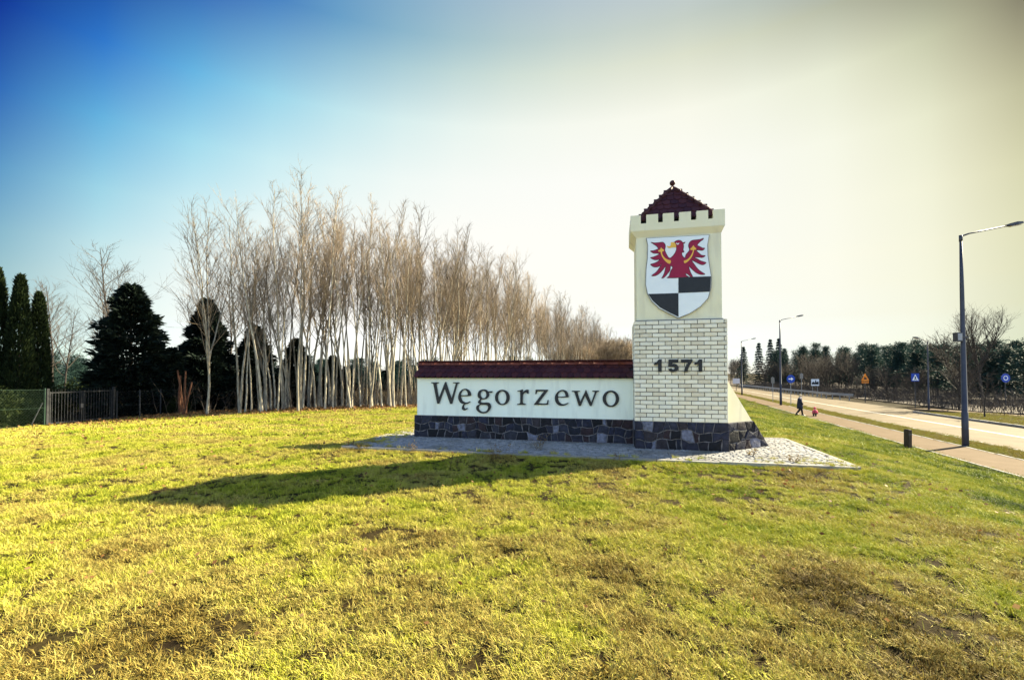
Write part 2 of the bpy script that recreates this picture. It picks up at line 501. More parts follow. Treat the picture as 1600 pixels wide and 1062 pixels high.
ASPHALT = M('worn_asphalt', [(0.1092, 0.08075, 0.0475), (0.1472, 0.1121, 0.0684), (0.171, 0.1311, 0.0817)], 0.7, 0.8, 0.25, 60, spec=0.08, dirt=((0.08, 0.062, 0.04), 0.25, 0.5))
PAINT = M('road_paint', [(0.55, 0.53, 0.48), (0.70, 0.68, 0.62)], 5, 0.7)
PAVER = M('concrete_pavers', [(0.1144, 0.07744, 0.044), (0.154, 0.1074, 0.066)], 1.5, 0.85, 0.3, 50, spec=0.05)
STEEL = M('painted_steel', [(0.0225, 0.024, 0.0375), (0.0375, 0.039, 0.05625)], 3, 0.5, 0.1, 30, spec=0.4)
GALV = M('galvanised', [(0.225, 0.2325, 0.2475), (0.315, 0.3225, 0.3375)], 9, 0.5, metal=0.4)
DARKSTEEL = M('dark_steel', [(0.03, 0.03, 0.035), (0.06, 0.06, 0.065)], 9, 0.5)
SIGN_BLUE = M('sign_blue', [(0.004, 0.04, 0.30), (0.007, 0.052, 0.36)], 3, 0.4)
SIGN_WHITE = M('sign_white', [(0.75, 0.76, 0.76), (0.82, 0.82, 0.82)], 3, 0.4)
SIGN_ORANGE = M('sign_orange', [(0.75, 0.20, 0.01), (0.85, 0.26, 0.015)], 3, 0.4)
GLASSY = M('lamp_lens', [(0.55, 0.56, 0.55), (0.65, 0.66, 0.65)], 3, 0.15, spec=0.5)
WOOD = M('weathered_post', [(0.025, 0.018, 0.012), (0.07, 0.05, 0.032)], 6, 0.9, 0.6, 40, stretch=(6, 6, 1))
BARK = M('pale_bark', [(0.102, 0.085, 0.06375), (0.289, 0.2507, 0.187), (0.442, 0.391, 0.2975)], 5, 0.9, 0.5, 40, rnd=0.45, stretch=(3, 3, 0.7))
TWIG = M('fine_twigs', [(0.0656, 0.0492, 0.0369), (0.2132, 0.1599, 0.1025), (0.3116, 0.2214, 0.1476)], 0.7, 0.85, rnd=0.4)
BROWN_BARK = M('brown_bark', [(0.0225, 0.018, 0.015), (0.06, 0.0465, 0.036)], 5, 0.9, 0.5, 40, rnd=0.25, stretch=(3, 3, 0.7))
DARK_TWIG = M('brown_twigs', [(0.03375, 0.027, 0.0225), (0.0975, 0.0735, 0.0525)], 0.7, 0.85, rnd=0.3)
RED_BARK = M('reddish_bark', [(0.08, 0.03, 0.018), (0.18, 0.08, 0.04)], 6, 0.9, 0.4, 40)
GATE = M('gate_steel', [(0.0125, 0.013, 0.015), (0.0275, 0.028, 0.03)], 9, 0.55)
THUJA = leafy('thuja_green', [(0.0056, 0.0098, 0.0049), (0.014, 0.0224, 0.0084), (0.0315, 0.0434, 0.014)], 1.5, 0.1)
DARKFIR = leafy('dark_fir_green', [(0.0042, 0.007, 0.0056), (0.0098, 0.0161, 0.0119), (0.0245, 0.0364, 0.0252)], 1.0, 0.1)
PINE = leafy('pine_green', [(0.0096, 0.0224, 0.0192), (0.024, 0.0464, 0.0384), (0.044, 0.08, 0.064)], 0.4, 0.15)
BUSH = leafy('bush_green', [(0.0075, 0.012, 0.004), (0.02, 0.029, 0.008), (0.0425, 0.055, 0.014)], 1.5, 0.25)
WEED = leafy('dry_weed', [(0.07, 0.042, 0.021), (0.196, 0.133, 0.056), (0.294, 0.231, 0.098)], 5, 0.3)
LITTER = leafy('fallen_leaves', [(0.0765, 0.034, 0.0153), (0.204, 0.102, 0.03825), (0.357, 0.2295, 0.102)], 5, 0.2, pos_mix=0.25)
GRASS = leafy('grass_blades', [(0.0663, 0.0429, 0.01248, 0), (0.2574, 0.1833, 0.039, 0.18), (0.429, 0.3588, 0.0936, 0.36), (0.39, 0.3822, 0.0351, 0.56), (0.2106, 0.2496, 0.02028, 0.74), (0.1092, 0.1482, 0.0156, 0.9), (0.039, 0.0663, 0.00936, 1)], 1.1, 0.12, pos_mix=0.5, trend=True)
VERGE = leafy('verge_blades', [(0.075, 0.045, 0.015), (0.2025, 0.1575, 0.0375), (0.18, 0.1762, 0.0225), (0.075, 0.09375, 0.012)], 1.3, 0.3)
SOIL = M('lawn_soil', [(0.0098, 0.0063, 0.0035), (0.021, 0.014, 0.0063), (0.0385, 0.028, 0.0098), (0.021, 0.0196, 0.0056)], 2.0, 0.95, 0.6, 30, coord='Object', detail=12, spec=0.05)
FLOOR = M('woodland_floor', [(0.02, 0.014, 0.01), (0.06, 0.04, 0.025), (0.10, 0.07, 0.04)], 0.6, 0.95, 0.3, 20)
SKIN = M('skin', [(0.52, 0.33, 0.24), (0.58, 0.38, 0.28)], 5, 0.6)
NAVY = M('navy_cloth', [(0.012, 0.013, 0.03), (0.025, 0.027, 0.05)], 9, 0.9)
TROUSER = M('dark_trousers', [(0.012, 0.012, 0.016), (0.03, 0.03, 0.035)], 9, 0.9)
HAIR = M('fair_hair', [(0.45, 0.33, 0.2), (0.6, 0.47, 0.3)], 20, 0.7)
SCARF = M('pale_scarf', [(0.55, 0.5, 0.5), (0.7, 0.66, 0.66)], 9, 0.9)
PINK = M('pink_jacket', [(0.6, 0.06, 0.10), (0.72, 0.10, 0.16)], 9, 0.8)


# ------------------------------------------------------------------ ground and road
TX, TY = 0.325, 0.946                            # direction of the road
def S(a, b, x):
    t = np.clip((np.asarray(x, float) - a) / (b - a), 0, 1)
    return t * t * (3 - 2 * t)


def road_z(y):
    return -1.44 - 0.0095 * (np.clip(y, -30, 230) - 18)


def ground_z(x, y):
    x = np.asarray(x, float); y = np.asarray(y, float)
    d = TY * x - TX * y
    zr = road_z(y)
    zl = -0.30 * S(8, 20, y) - 0.25 * S(8, 20, -x) - 0.35 * S(22, 34, y)
    k = S(28, 85, y)
    zl = zl * (1 - k) + (zr + 0.2) * k
    t = S(2.5, 9.2, d)
    return zl * (1 - t) + zr * t


def gz(x, y):
    return float(ground_z(x, y))


def rd(d, s):
    """point at distance d across and s along the road"""
    return TY * d + TX * s, -TX * d + TY * s


def lumps(x, y):
    """small unevenness of the lawn"""
    f = noise.noise
    return np.array([0.030 * f((a * 0.7, b * 0.7, 0)) + 0.024 * f((a * 2.6, b * 2.6, 3)) + 0.018 * f((a * 6, b * 6, 9)) for a, b in zip(x, y)])


def lawn_bump(x, y):
    near = np.hypot(x, y) < 32
    b = np.zeros(len(x))
    b[near] = lumps(x[near], y[near])
    lu = np.cos(R(13)) * (x - 2.3) - np.sin(R(13)) * (y - 8.41)
    lv = np.sin(R(13)) * (x - 2.3) + np.cos(R(13)) * (y - 8.41)
    out = np.maximum.reduce([-5.5 - lu, lu - 3.2, -0.97 - lv, lv - 2.1])     # distance outside the apron
    rim = 1 - S(0.15, 0.7, out)
    return np.where(out < -0.12, -0.03, b * (1 - .7 * rim) + .04 * rim)


def terrain():
    rings = [0.0] + list(np.geomspace(0.7, 42, 210)) + list(np.geomspace(43.5, 5000, 42))
    na = 840
    ang = np.linspace(0, 2 * np.pi, na, endpoint=False)
    rr, aa = np.meshgrid(np.array(rings[1:]), ang, indexing='ij')
    x = (rr * np.sin(aa)).ravel(); y = (rr * np.cos(aa)).ravel()
    z = ground_z(x, y)
    d = TY * x - TX * y
    z = z + lawn_bump(x, y)
    z = z - 0.14 * S(9.40, 9.9, d)
    v = np.concatenate([[[0, 0, 0]], np.stack([x, y, z], 1)])
    f = [(0, 1 + (k + 1) % na, 1 + k) for k in range(na)]
    for i in range(len(rings) - 2):
        o, p = 1 + i * na, 1 + (i + 1) * na
        f += [(o + k, o + (k + 1) % na, p + (k + 1) % na, p + k) for k in range(na)]
    me = bpy.data.meshes.new('ground')
    me.from_pydata(v.tolist(), [], f)
    me.polygons.foreach_set('use_smooth', [True] * len(f))
    me.validate()
    me.flip_normals()
    return tag(link('ground', me, SOIL), kind='structure')


terrain()


def strip(name, edges, mat, zoff, parent=None, thick=0.25):
    """a ribbon on the road plane: edges is a list of (s, d_near, d_far)"""
    mb = MB()
    for s, d0, d1 in edges:
        for dd in (d0, d1):
            x, y = rd(dd, s)
            z = float(road_z(y)) + zoff
            mb.v += [(x, y, z), (x, y, z - thick)]
    for i in range(len(edges) - 1):
        a, b = i * 4, i * 4 + 4
        mb.f += [(a, a + 2, b + 2, b), (a + 1, a, b, b + 1), (a + 2, a + 3, b + 3, b + 2)]
    return mb.build(name, mat, parent)


SS = [float(s) for s in np.concatenate([np.arange(-14, 70, 2.0), np.arange(70, 330, 6.0)])]
rdf = lambda s: 18.9 + 1.6 * float(S(42, 50, s))
road = tag(strip('road', [(s, 12.86, rdf(s)) for s in SS], ASPHALT, -0.06), kind='structure')
pave = tag(strip('pavement', [(s, 9.35, 11.28) for s in SS], PAVER, 0.02), kind='structure')
tag(strip('verge', [(s, 11.29, 12.70) for s in SS], SOIL, -0.01), kind='structure')
tag(strip('far_verge', [(s, 19.06, 24.2) for s in SS if s <= 45], SOIL, -0.01), kind='structure')
pth = [(-14, 24.3), (30, 24.3), (38, 24.2), (43, 23.4), (47, 21.9), (51, 20.2)]
pp = []
for (s0, d0), (s1, d1) in zip(pth, pth[1:]):
    for k in range(4):
        q = k / 4
        pp.append((s0 + (s1 - s0) * q, d0 + (d1 - d0) * q, d0 + (d1 - d0) * q + 1.7))
tag(strip('footpath', pp, PAVER, 0.004), kind='structure')
strip('centre_line', [(s, 15.86, 15.98) for s in SS], PAINT, -0.055, road, 0.003)


def kerb(label, d0, d1, s0, s1, top, name='kerb'):
    x, y = rd(d0, s0)
    root = tag(empty(name, (x, y, float(road_z(y)))), kind='structure')
    n = int(s1 - s0)
    mb = MB().obox((0, 0, 0), Vector((TX, TY, 0)) * 0.494, Vector((TY, -TX, 0)) * ((d1 - d0) / 2), (0, 0, 0.13))
    me = mb.mesh('kerb_stone')
    for i in range(n):
        px, py = rd((d0 + d1) / 2, s0 + i + 0.5)
        link('kerb_stone', me, KERB, root, (px - x, py - y, float(road_z(py)) + top - 0.13 - float(road_z(y)) + random.uniform(-.004, .004)))
    return root


kerb('', 18.90, 19.05, -6, 45, 0.07)
kerb('', 12.71, 12.85, -6, 60, 0.0)
kerb('', 9.28, 9.36, -6, 50, 0.028, 'pavement_edging')
kerb('', 11.20, 11.285, -6, 50, 0.03, 'pavement_edging')
tag(strip('woodland_floor', [(s, 26.4, 420) for s in SS if s <= 46] + [(s, 24.5, 420) for s in SS if s > 46], FLOOR, -0.03), kind='structure')

# ------------------------------------------------------------------ the town sign
AN = R(13.0)
O = Vector((2.3, 8.41, 0))
UU = Vector((math.cos(AN), -math.sin(AN), 0))
VV = Vector((math.sin(AN), math.cos(AN), 0))


def mon(name, u, v, z=0.0):
    return empty(name, O + UU * u + VV * v + Vector((0, 0, z)), -AN)


LETTERS=[('sharp',[[(-4.3172,1.3022),(-4.1418,1.303),(-4.1417,1.2863),(-4.1892,1.2757),(-4.1942,1.2582),(-4.1344,0.9529),(-3.9963,1.2909),(-3.9838,1.3132),(-3.9712,1.3132),(-3.8399,0.9448),(-3.7408,1.2685),(-3.7467,1.2803),(-3.8017,1.2856),(-3.8018,1.3029),(-3.662,1.3035),(-3.6686,1.2862),(-3.7034,1.2727),(-3.827,0.8348),(-3.8688,0.8341),(-4.0001,1.1761),(-4.1255,0.8342),(-4.1704,0.8335),(-4.2632,1.2618),(-4.2718,1.2753),(-4.3171,1.2894)]]),('round',[[(-3.4016,1.0167),(-3.3976,1.0596),(-3.4141,1.1063),(-3.447,1.1412),(-3.4881,1.1604),(-3.5375,1.1662),(-3.5953,1.1478),(-3.6448,1.1003),(-3.6737,1.0411),(-3.6843,0.9782),(-3.6733,0.9234),(-3.6442,0.8767),(-3.6027,0.846),(-3.5614,0.8357),(-3.5861,0.7993),(-3.5984,0.76),(-3.5941,0.7248),(-3.5693,0.7034),(-3.5363,0.6985),(-3.5035,0.7147),(-3.4723,0.7426),(-3.4855,0.7525),(-3.52,0.734),(-3.5464,0.753),(-3.553,0.7842),(-3.5284,0.8315),(-3.4873,0.8384),(-3.4463,0.8562),(-3.4095,0.884),(-3.4218,0.8955),(-3.4628,0.8755),(-3.5121,0.8693),(-3.5616,0.8858),(-3.5988,0.9244),(-3.6196,0.979),(-3.6214,1.004),(-3.5289,1.0051)],[(-3.6214,1.0276),(-3.6116,1.081),(-3.5869,1.1204),(-3.5498,1.1419),(-3.5127,1.1383),(-3.4797,1.1057),(-3.4673,1.0667),(-3.4672,1.0355),(-3.5289,1.0286)]]),('round',[[(-2.9183,1.1195),(-2.9283,1.084),(-2.9919,1.0899),(-2.9851,1.048),(-2.9951,1.0093),(-3.0253,0.9703),(-3.0689,0.9491),(-3.1227,0.9432),(-3.1565,0.9395),(-3.1753,0.9134),(-3.1699,0.8844),(-3.1429,0.8751),(-3.0621,0.8763),(-3.0084,0.8751),(-2.9682,0.8552),(-2.9467,0.8169),(-2.948,0.7719),(-2.968,0.7265),(-3.0081,0.6808),(-3.0618,0.6508),(-3.1223,0.6431),(-3.183,0.6516),(-3.2372,0.6828),(-3.2677,0.7211),(-3.2766,0.7598),(-3.2645,0.7989),(-3.2306,0.8221),(-3.2002,0.8355),(-3.207,0.8515),(-3.2307,0.8641),(-3.2308,0.89),(-3.2071,0.9292),(-3.1869,0.9456),(-3.2241,0.9743),(-3.2412,1.0129),(-3.2412,1.0583),(-3.221,1.1071),(-3.1838,1.1398),(-3.1366,1.1551),(-3.0827,1.1555),(-3.0423,1.1442),(-3.0087,1.1155)],[(-3.1803,1.0524),(-3.1635,1.1044),(-3.123,1.1274),(-3.0792,1.1181),(-3.0523,1.0796),(-3.0455,1.041),(-3.0589,0.9956),(-3.0958,0.9681),(-3.1396,0.9721),(-3.1701,1.0073)],[(-3.2204,0.7543),(-3.2103,0.7933),(-3.1867,0.8195),(-3.1293,0.8256),(-3.0486,0.8217),(-3.015,0.8029),(-3.0083,0.7709),(-3.0249,0.7191),(-3.0618,0.6862),(-3.1156,0.6755),(-3.1696,0.6874),(-3.2068,0.719)]]),('ell',[[(-2.5345,0.9891),(-2.5385,0.9533),(-2.5504,0.9192),(-2.5695,0.8885),(-2.595,0.8627),(-2.6255,0.8431),(-2.6597,0.8306),(-2.6956,0.826),(-2.7312,0.8295),(-2.7651,0.8409),(-2.7955,0.8597),(-2.821,0.8849),(-2.8402,0.9152),(-2.8521,0.9493),(-2.8562,0.9852),(-2.8522,1.0224),(-2.8403,1.0578),(-2.8212,1.0896),(-2.7957,1.1163),(-2.7653,1.1364),(-2.7314,1.149),(-2.6958,1.1535),(-2.6598,1.1496),(-2.6256,1.1376),(-2.5951,1.1181),(-2.5696,1.0921),(-2.5504,1.0608),(-2.5385,1.0259)],[(-2.6047,0.9882),(-2.607,0.9577),(-2.6138,0.9286),(-2.6248,0.9024),(-2.6394,0.8805),(-2.6569,0.8639),(-2.6764,0.8534),(-2.697,0.8497),(-2.7176,0.8528),(-2.7371,0.8627),(-2.7547,0.8788),(-2.7694,0.9004),(-2.7805,0.9263),(-2.7874,0.9554),(-2.7897,0.986),(-2.7874,1.0163),(-2.7806,1.0451),(-2.7695,1.071),(-2.7549,1.0926),(-2.7373,1.109),(-2.7177,1.1192),(-2.6971,1.1228),(-2.6765,1.1195),(-2.657,1.1097),(-2.6395,1.0937),(-2.6249,1.0724),(-2.6139,1.0469),(-2.6071,1.0183)]]),('sharp',[[(-2.372,1.1276),(-2.2584,1.1603),(-2.2487,1.1585),(-2.2501,1.0971),(-2.21,1.1385),(-2.1713,1.1591),(-2.1294,1.1569),(-2.1249,1.1424),(-2.1327,1.0711),(-2.1456,1.0709),(-2.1713,1.0978),(-2.2035,1.0975),(-2.2423,1.0655),(-2.2501,1.0306),(-2.254,0.8978),(-2.2437,0.8726),(-2.1908,0.8576),(-2.1921,0.8406),(-2.3721,0.8377),(-2.3721,0.8548),(-2.3201,0.8651),(-2.3058,0.8843),(-2.3057,1.106),(-2.3168,1.1199),(-2.3655,1.1182)]]),('sharp',[[(-1.9756,1.1594),(-1.7187,1.1615),(-1.7187,1.1428),(-1.9155,0.8807),(-1.9123,0.8763),(-1.7571,0.8737),(-1.7349,0.8927),(-1.7254,0.9459),(-1.7078,0.9462),(-1.7161,0.8481),(-2.0111,0.8434),(-2.0111,0.8541),(-1.8041,1.1233),(-1.8072,1.1282),(-1.9342,1.1252),(-1.9534,1.1093),(-1.963,1.0684),(-1.9821,1.0682)]]),('round',[[(-1.2981,1.0102),(-1.293,1.0474),(-1.304,1.0906),(-1.3286,1.1306),(-1.3719,1.155),(-1.4185,1.1608),(-1.4714,1.148),(-1.5215,1.1102),(-1.5591,1.0569),(-1.573,0.9945),(-1.5656,0.9324),(-1.5407,0.883),(-1.5033,0.8493),(-1.4535,0.8315),(-1.3976,0.8343),(-1.3418,0.855),(-1.3015,0.8804),(-1.2984,0.8989),(-1.3293,0.8861),(-1.3727,0.87),(-1.4224,0.8692),(-1.4658,0.8934),(-1.4938,0.9333),(-1.5042,1.0016),(-1.4158,1.0014)],[(-1.5061,1.0233),(-1.4997,1.0762),(-1.4715,1.1138),(-1.4341,1.134),(-1.3968,1.1269),(-1.369,1.0962),(-1.3567,1.0591),(-1.3568,1.0294),(-1.4282,1.0223)]]),('sharp',[[(-1.2206,1.1439),(-1.0611,1.1453),(-1.0612,1.1299),(-1.1022,1.1197),(-1.1041,1.0988),(-1.054,0.9179),(-0.9546,1.1248),(-0.9435,1.1586),(-0.9332,1.1587),(-0.8325,0.9088),(-0.7581,1.1174),(-0.7641,1.1265),(-0.8092,1.1322),(-0.8092,1.1494),(-0.678,1.1505),(-0.6811,1.1334),(-0.719,1.1196),(-0.8255,0.8375),(-0.8599,0.8369),(-0.9579,1.048),(-1.0408,0.8352),(-1.0836,0.8345),(-1.1684,1.1043),(-1.1776,1.1178),(-1.2206,1.1297)]]),('ell',[[(-0.2803,0.9923),(-0.2845,0.9549),(-0.2965,0.9193),(-0.3157,0.8872),(-0.3412,0.8603),(-0.3717,0.8398),(-0.4057,0.8268),(-0.4415,0.822),(-0.4781,0.8256),(-0.513,0.8374),(-0.5442,0.857),(-0.5703,0.8833),(-0.5899,0.915),(-0.602,0.9506),(-0.606,0.9881),(-0.6017,1.0254),(-0.5892,1.0608),(-0.5693,1.0928),(-0.543,1.1195),(-0.5115,1.1396),(-0.4766,1.1523),(-0.4399,1.1568),(-0.4041,1.1529),(-0.3702,1.1409),(-0.3398,1.1214),(-0.3146,1.0953),(-0.2957,1.064),(-0.2841,1.0291)],[(-0.3462,0.9914),(-0.3487,0.9607),(-0.3558,0.9315),(-0.3672,0.9053),(-0.3822,0.8832),(-0.4002,0.8665),(-0.4203,0.856),(-0.4414,0.8522),(-0.4627,0.8553),(-0.483,0.8652),(-0.5011,0.8814),(-0.5162,0.903),(-0.5276,0.9291),(-0.5346,0.9582),(-0.5369,0.989),(-0.5343,1.0185),(-0.527,1.0465),(-0.5154,1.0717),(-0.5001,1.0928),(-0.4818,1.1088),(-0.4614,1.1187),(-0.44,1.1223),(-0.419,1.1191),(-0.399,1.1096),(-0.3812,1.094),(-0.3663,1.0733),(-0.3552,1.0485),(-0.3484,1.0207)]])]
DIGITS=[('sharp',[[(0.436,1.7583),(0.487,1.758),(0.4853,1.5267),(0.4216,1.5267),(0.4226,1.6693),(0.3572,1.6472),(0.3503,1.6808),(0.4002,1.7102)]]),('sharp',[[(0.6088,1.7571),(0.7695,1.756),(0.769,1.7008),(0.6749,1.6991),(0.6677,1.6696),(0.7027,1.6768),(0.7513,1.6604),(0.7823,1.6161),(0.7784,1.572),(0.7434,1.5353),(0.6875,1.5206),(0.6316,1.5317),(0.5969,1.5798),(0.6531,1.5944),(0.6739,1.5722),(0.7018,1.5722),(0.716,1.5979),(0.7022,1.6238),(0.6673,1.6276),(0.6392,1.6129),(0.6008,1.6241)]]),('sharp',[[(0.825,1.7556),(1.0216,1.7542),(1.0213,1.714),(0.9726,1.6448),(0.9445,1.579),(0.9372,1.5241),(0.8751,1.5242),(0.8895,1.5938),(0.9246,1.667),(0.9455,1.6976),(0.8246,1.7005)]]),('sharp',[[(1.1379,1.7534),(1.1869,1.7531),(1.1849,1.5262),(1.1257,1.5262),(1.1269,1.6697),(1.0619,1.6517),(1.0519,1.6846),(1.1034,1.7099)]])]
SHIELD={'eagle':[(0.7361,3.9428),(0.7703,3.9676),(0.8128,3.9738),(0.855,3.9574),(0.8843,3.9239),(0.9223,3.9304),(0.9094,3.9088),(0.8925,3.9009),(0.8963,3.8511),(0.8874,3.7887),(0.9039,3.7517),(0.8828,3.7395),(0.8659,3.7432),(0.8655,3.7),(0.8863,3.6583),(0.9181,3.634),(0.9242,3.6561),(0.9372,3.7002),(0.9839,3.7557),(0.9967,3.7908),(0.9804,3.8457),(0.985,3.8903),(1.0105,3.9335),(1.0568,3.9574),(1.1319,3.9613),(1.1902,3.9663),(1.2401,3.9807),(1.2316,3.9545),(1.1898,3.9261),(1.1479,3.8842),(1.1352,3.8555),(1.1807,3.8284),(1.2219,3.8035),(1.2591,3.7967),(1.2423,3.7666),(1.2049,3.7555),(1.1552,3.7675),(1.1177,3.7582),(1.1548,3.7184),(1.2041,3.6708),(1.2661,3.6582),(1.2494,3.637),(1.212,3.624),(1.1623,3.6331),(1.0833,3.6378),(1.1371,3.6034),(1.1949,3.5644),(1.2773,3.5312),(1.2647,3.507),(1.2273,3.4895),(1.1777,3.5029),(1.1116,3.5423),(1.0368,3.5823),(1.078,3.5084),(1.1355,3.4249),(1.1931,3.3685),(1.2588,3.3206),(1.2257,3.309),(1.1595,3.3212),(1.1016,3.3553),(1.0437,3.4119),(0.9857,3.4732),(0.9936,3.4235),(1.0181,3.3506),(1.0509,3.2721),(1.0133,3.2766),(0.9676,3.3263),(0.9258,3.3418),(0.9381,3.3098),(0.9572,3.2766),(0.6158,3.276),(0.6375,3.3156),(0.6594,3.3958),(0.6897,3.4485),(0.6983,3.4661),(0.6815,3.4941),(0.6627,3.4933),(0.651,3.4144),(0.6036,3.3535),(0.5517,3.2927),(0.5044,3.2768),(0.5218,3.3122),(0.5524,3.3832),(0.5747,3.4953),(0.5357,3.4475),(0.4923,3.3953),(0.4403,3.3526),(0.3883,3.3279),(0.3233,3.3311),(0.3539,3.3614),(0.4061,3.3998),(0.4584,3.4698),(0.5064,3.5489),(0.476,3.5143),(0.4327,3.4939),(0.3635,3.4976),(0.303,3.5465),(0.3466,3.5623),(0.4074,3.5817),(0.4768,3.6324),(0.425,3.6262),(0.3644,3.6343),(0.3039,3.677),(0.3648,3.689),(0.4603,3.7334),(0.4172,3.7496),(0.3566,3.7579),(0.3047,3.8021),(0.3656,3.8075),(0.4351,3.8305),(0.4421,3.8483),(0.4095,3.8914),(0.3578,3.9313),(0.3189,3.9658),(0.3753,3.953),(0.4446,3.953),(0.5136,3.9575),(0.5479,3.9416),(0.5734,3.899),(0.5731,3.8537),(0.5641,3.7998),(0.5893,3.7347),(0.6231,3.6692),(0.6571,3.6491),(0.7,3.6828),(0.7344,3.7259),(0.7603,3.7785),(0.7691,3.8141),(0.7651,3.8415),(0.7568,3.8691),(0.7443,3.906)],'beak':[(0.736,3.9337),(0.7612,3.8869),(0.7566,3.842),(0.6928,3.8461),(0.6457,3.8355),(0.6159,3.8509),(0.5947,3.884),(0.6331,3.868),(0.6675,3.8839),(0.6721,3.9379),(0.702,3.9405)],'eye':[(0.7657,3.9272),(0.7936,3.91),(0.8166,3.9239),(0.8105,3.8972),(0.7884,3.8905),(0.7698,3.9062)],'stem_a':[(0.4957,3.854),(0.517,3.8299),(0.5427,3.8102),(0.5468,3.7872),(0.5166,3.7754),(0.5205,3.7207),(0.563,3.6546),(0.6142,3.6199),(0.6695,3.5987),(0.652,3.5409),(0.5966,3.5666),(0.5371,3.638),(0.4947,3.7222),(0.4864,3.7727),(0.452,3.7794),(0.4435,3.8027),(0.4738,3.8145)],'stem_b':[(1.0643,3.8583),(1.0849,3.8256),(1.1138,3.7969),(1.1053,3.7751),(1.0761,3.7724),(1.0631,3.715),(1.0289,3.6365),(0.9697,3.5682),(0.9106,3.5356),(0.8983,3.5812),(0.9447,3.5965),(0.9954,3.6384),(1.0379,3.7076),(1.0552,3.7693),(1.0176,3.7761),(1.0136,3.8032),(1.0389,3.8241)],'shield':[(0.2408,4.0441),(1.336,4.0335),(1.3033,3.8465),(1.3093,3.6516),(1.3357,3.4557),(1.3647,3.2603),(1.3577,3.0669),(1.3046,2.8754),(1.1743,2.7277),(0.9913,2.6084),(0.7937,2.5304),(0.622,2.6252),(0.462,2.7177),(0.328,2.8556),(0.2529,3.0007),(0.2214,3.1731),(0.2314,3.4581),(0.2575,3.6853),(0.2645,3.9137)],'quarter_a':[(0.7997,3.2821),(1.3622,3.2715),(1.3526,3.0671),(1.3365,2.9903),(0.7973,2.9872)],'quarter_b':[(0.2583,2.9919),(0.7973,2.9872),(0.7964,2.5443),(0.6274,2.6335),(0.4701,2.7288),(0.3362,2.8638)]}

# paved apron round the sign
SL = (-5.5, 3.2, -0.97, 2.1)
apron = tag(mon('paved_apron', 0, 0, 0), kind='structure')
MB().box(SL[0] + .02, SL[1] - .02, SL[2] + .02, SL[3] - .02, -0.25, 0.084).build('sett_bedding', SAND, apron)
eb = MB().box(-0.495, 0.495, -0.04, 0.04, -0.2, 0.098).mesh('edging_stone')
for k in range(9):
    w = (SL[1] - SL[0]) / 9
    for y, sgn in ((SL[2], 1), (SL[3], 1)):
        o = link('edging_stone', eb, KERB, apron, (SL[0] + w * (k + .5), y, random.uniform(-.008, .006)), (0, 0, random.uniform(-.006, .006)))
        o.scale.x = w / 1.0
for k in range(3):
    w = (SL[3] - SL[2]) / 3
    for x in (SL[0], SL[1]):
        o = link('edging_stone', eb, KERB, apron, (x, SL[2] + w * (k + .5), random.uniform(-.008, .004)), (0, 0, math.pi / 2 + random.uniform(-.006, .006)))
        o.scale.x = (w - 0.03) / 1.0
sets = MB()
y = SL[2] + 0.05
row = 0
while y < SL[3] - 0.12:
    h = 0.098
    x = SL[0] + 0.05 - (row % 2) * 0.05
    while x < SL[1] - 0.1:
        w = random.uniform(0.085, 0.125)
        x0, x1 = max(x, SL[0] + .045), min(x + w - 0.007, SL[1] - .045)
        cx, cy = (x0 + x1) / 2, y + h / 2
        if x1 - x0 > 0.03 and not (0.03 < cx < 1.6 and .03 < cy < 1.1) and not (-4.6 < cx < 0 and .6 < cy < .9):
            zt = 0.098 + random.uniform(-0.004, 0.004)
            j = lambda: random.uniform(-.006, .006)
            b = 0.009
            lo = [(x0 + j(), y + j(), .06), (x1 + j(), y + j(), .06), (x1 + j(), y + h - .01 + j(), .06), (x0 + j(), y + h - .01 + j(), .06)]
            md = [(p[0], p[1], zt - .006) for p in lo]
            hi = [(lo[0][0] + b, lo[0][1] + b, zt + j() * .4), (lo[1][0] - b, lo[1][1] + b, zt + j() * .4), (lo[2][0] - b, lo[2][1] - b, zt + j() * .4), (lo[3][0] + b, lo[3][1] - b, zt + j() * .4)]
            sets.add(lo + md + hi, [(8, 9, 10, 11)] + [(k, (k + 1) % 4, 4 + (k + 1) % 4, 4 + k) for k in range(4)] + [(4 + k, 4 + (k + 1) % 4, 8 + (k + 1) % 4, 8 + k) for k in range(4)])
        x += w
    y += h
    row += 1
so = sets.build('granite_sett', SETT, apron)
so['kind'] = 'stuff'


